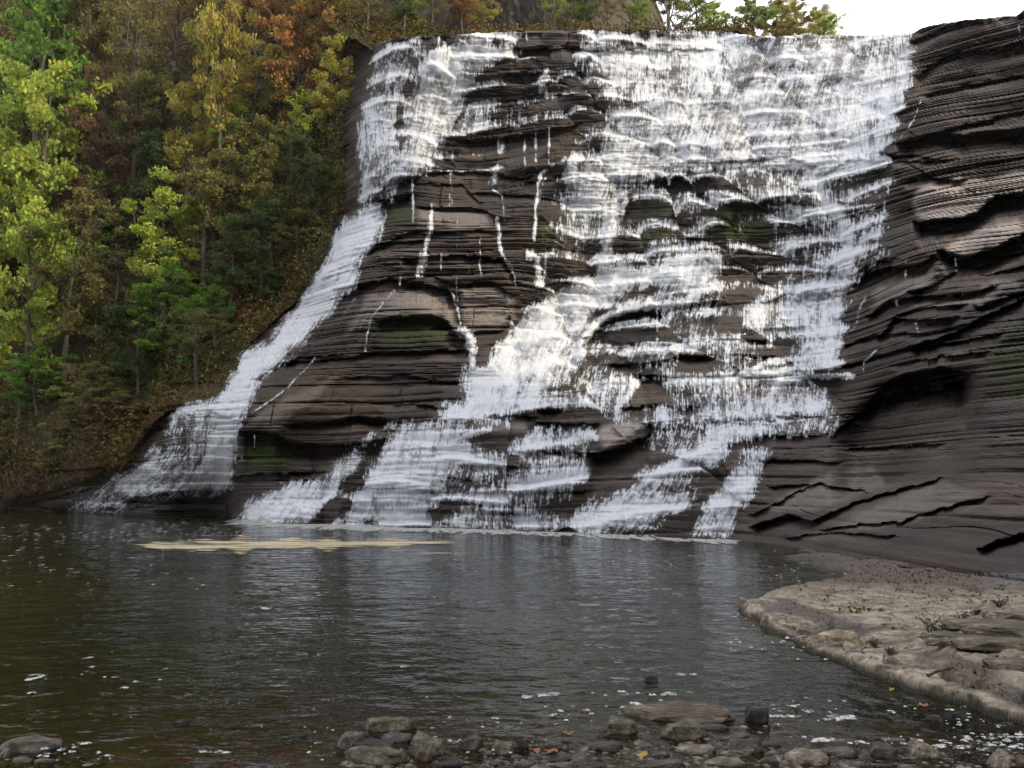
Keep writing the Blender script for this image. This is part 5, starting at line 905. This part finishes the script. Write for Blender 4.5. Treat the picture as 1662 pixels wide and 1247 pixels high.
for (u, v, su_, sv_, n) in [(1540, 930, 60, 6, 260), (1460, 912, 70, 8, 120), (1620, 960, 60, 14, 120), (1400, 940, 70, 16, 160), (1390, 982, 22, 3, 60), (1600, 1085, 30, 10, 30), (1450, 1000, 90, 30, 60), (1350, 890, 30, 4, 40)]:
    for _ in range(n):
        a_, b_ = u + lr.normal() * su_, v + lr.normal() * sv_
        z_ = slab_z(a_, b_)
        if z_ > 0 and b_ > 880: x_, y_, _z = on_water(a_, b_, .22); pts_.append((x_, y_, z_ + .025))
scatter('leaf_litter', np.array(pts_), .035, lr.uniform(.6, 1, len(pts_)), 'brown and orange leaf litter on the shore slab', seed=4)
m = Mat('driftwood'); M_dw = m.end(m.bsdf(m.ramp(m.noise(m.coord((1, 1, 1)), 20, 4), [(.4, (.03, .022, .015)), (.65, (.10, .08, .06))]), .85).outputs[0])
def wp(u, v, z): x, y, _ = on_water(u, v, z); return np.array([x, float(y), z])
o = new_obj('driftwood_branch', None, label='thin dark forked branch hanging from the slab edge into the water', category='branch'); o.location = tuple(wp(1545, 1082, .2)); base = np.array(o.location)
a, f_ = tube([wp(1548, 1083, .26) - base, wp(1520, 1090, .22) - base, wp(1502, 1100, .12) - base, wp(1486, 1112, -.04) - base], [.018, .016, .012, .006]); new_obj('stem', mesh_np('stem', a, f_, smooth=True), M_dw, o)
a, f_ = join([tube([wp(1510, 1095, .17) - base, wp(1488, 1092, .12) - base, wp(1474, 1104, -.02) - base], [.010, .008, .004]), tube([wp(1502, 1106, .03) - base, wp(1450, 1107, .03) - base, wp(1408, 1105, .03) - base], [.008, .006, .003])]); new_obj('twig', mesh_np('twig', a, f_, smooth=True), M_dw, o)
m = Mat('dry_weed'); M_weed = m.end(m.bsdf((.06, .055, .03), .9).outputs[0])
for u, v, s_, l in [(1508, 1018, .42, 'wiry dark weed at the left tip of the layered outcrop'), (1562, 1006, .30, 'small twiggy weed on the slab above the layered outcrop'), (1524, 1022, .26, 'short dark weed right of the wiry one'), (1622, 994, .22, 'tiny weed near the right edge of the slab'), (1420, 1036, .18, 'tiny sprig on the pale slab above the tan boulder'), (1584, 998, .18, 'tiny sprig between the two twiggy weeds'), (1446, 1052, .14, 'dry sprig lying near the slab edge')]:
    rw = np.random.default_rng(int(u)); base = wp(u, v, .22); base[2] = slab_z(u, v); parts = []; lv = []
    for k in range(16):
        a = rw.uniform(0, 6.28); t = rw.uniform(.35, 1) * s_; q = np.array([math.cos(a) * t * .6, math.sin(a) * t * .6, t * .55]); mid = q * .5 + np.array([0, 0, .12 * t]); parts.append(tube([(0, 0, -.03), mid, q], [.006, .004, .002], 3)); lv += [mid + rw.normal(0, .02, 3) for _ in range(5)] + [q + rw.normal(0, .02, 3) for _ in range(5)]
    o = new_obj('weed', None, label=l, category='weed', group='weeds on the shore slab'); o.location = tuple(base); V_, F_ = join(parts); new_obj('stems', mesh_np('stems', V_, F_), M_weed, o); V_, F_ = quads(np.array(lv), .016, rw); new_obj('leaves', mesh_np('leaves', V_, F_), M_weed, o)

# ------------------------------------------------------------------ air: spray and autumn haze
hv = [(x, y, z) for x in (-190, 190) for y in (-140, 290) for z in (-4.2, 150)]
me = bpy.data.meshes.new('haze'); me.from_pydata(hv, [], [(0, 1, 3, 2), (4, 6, 7, 5), (0, 4, 5, 1), (2, 3, 7, 6), (0, 2, 6, 4), (1, 5, 7, 3)]); me.update()
m = Mat('haze'); pv = m.n('ShaderNodeVolumePrincipled'); pv.inputs['Color'].default_value = (1, .97, .93, 1); pv.inputs['Density'].default_value = .00012; pv.inputs['Anisotropy'].default_value = .6
m.l(pv.outputs[0], m.out.inputs['Volume']); new_obj('haze', me, m.m, kind='stuff', label='thin bright haze in the gorge')
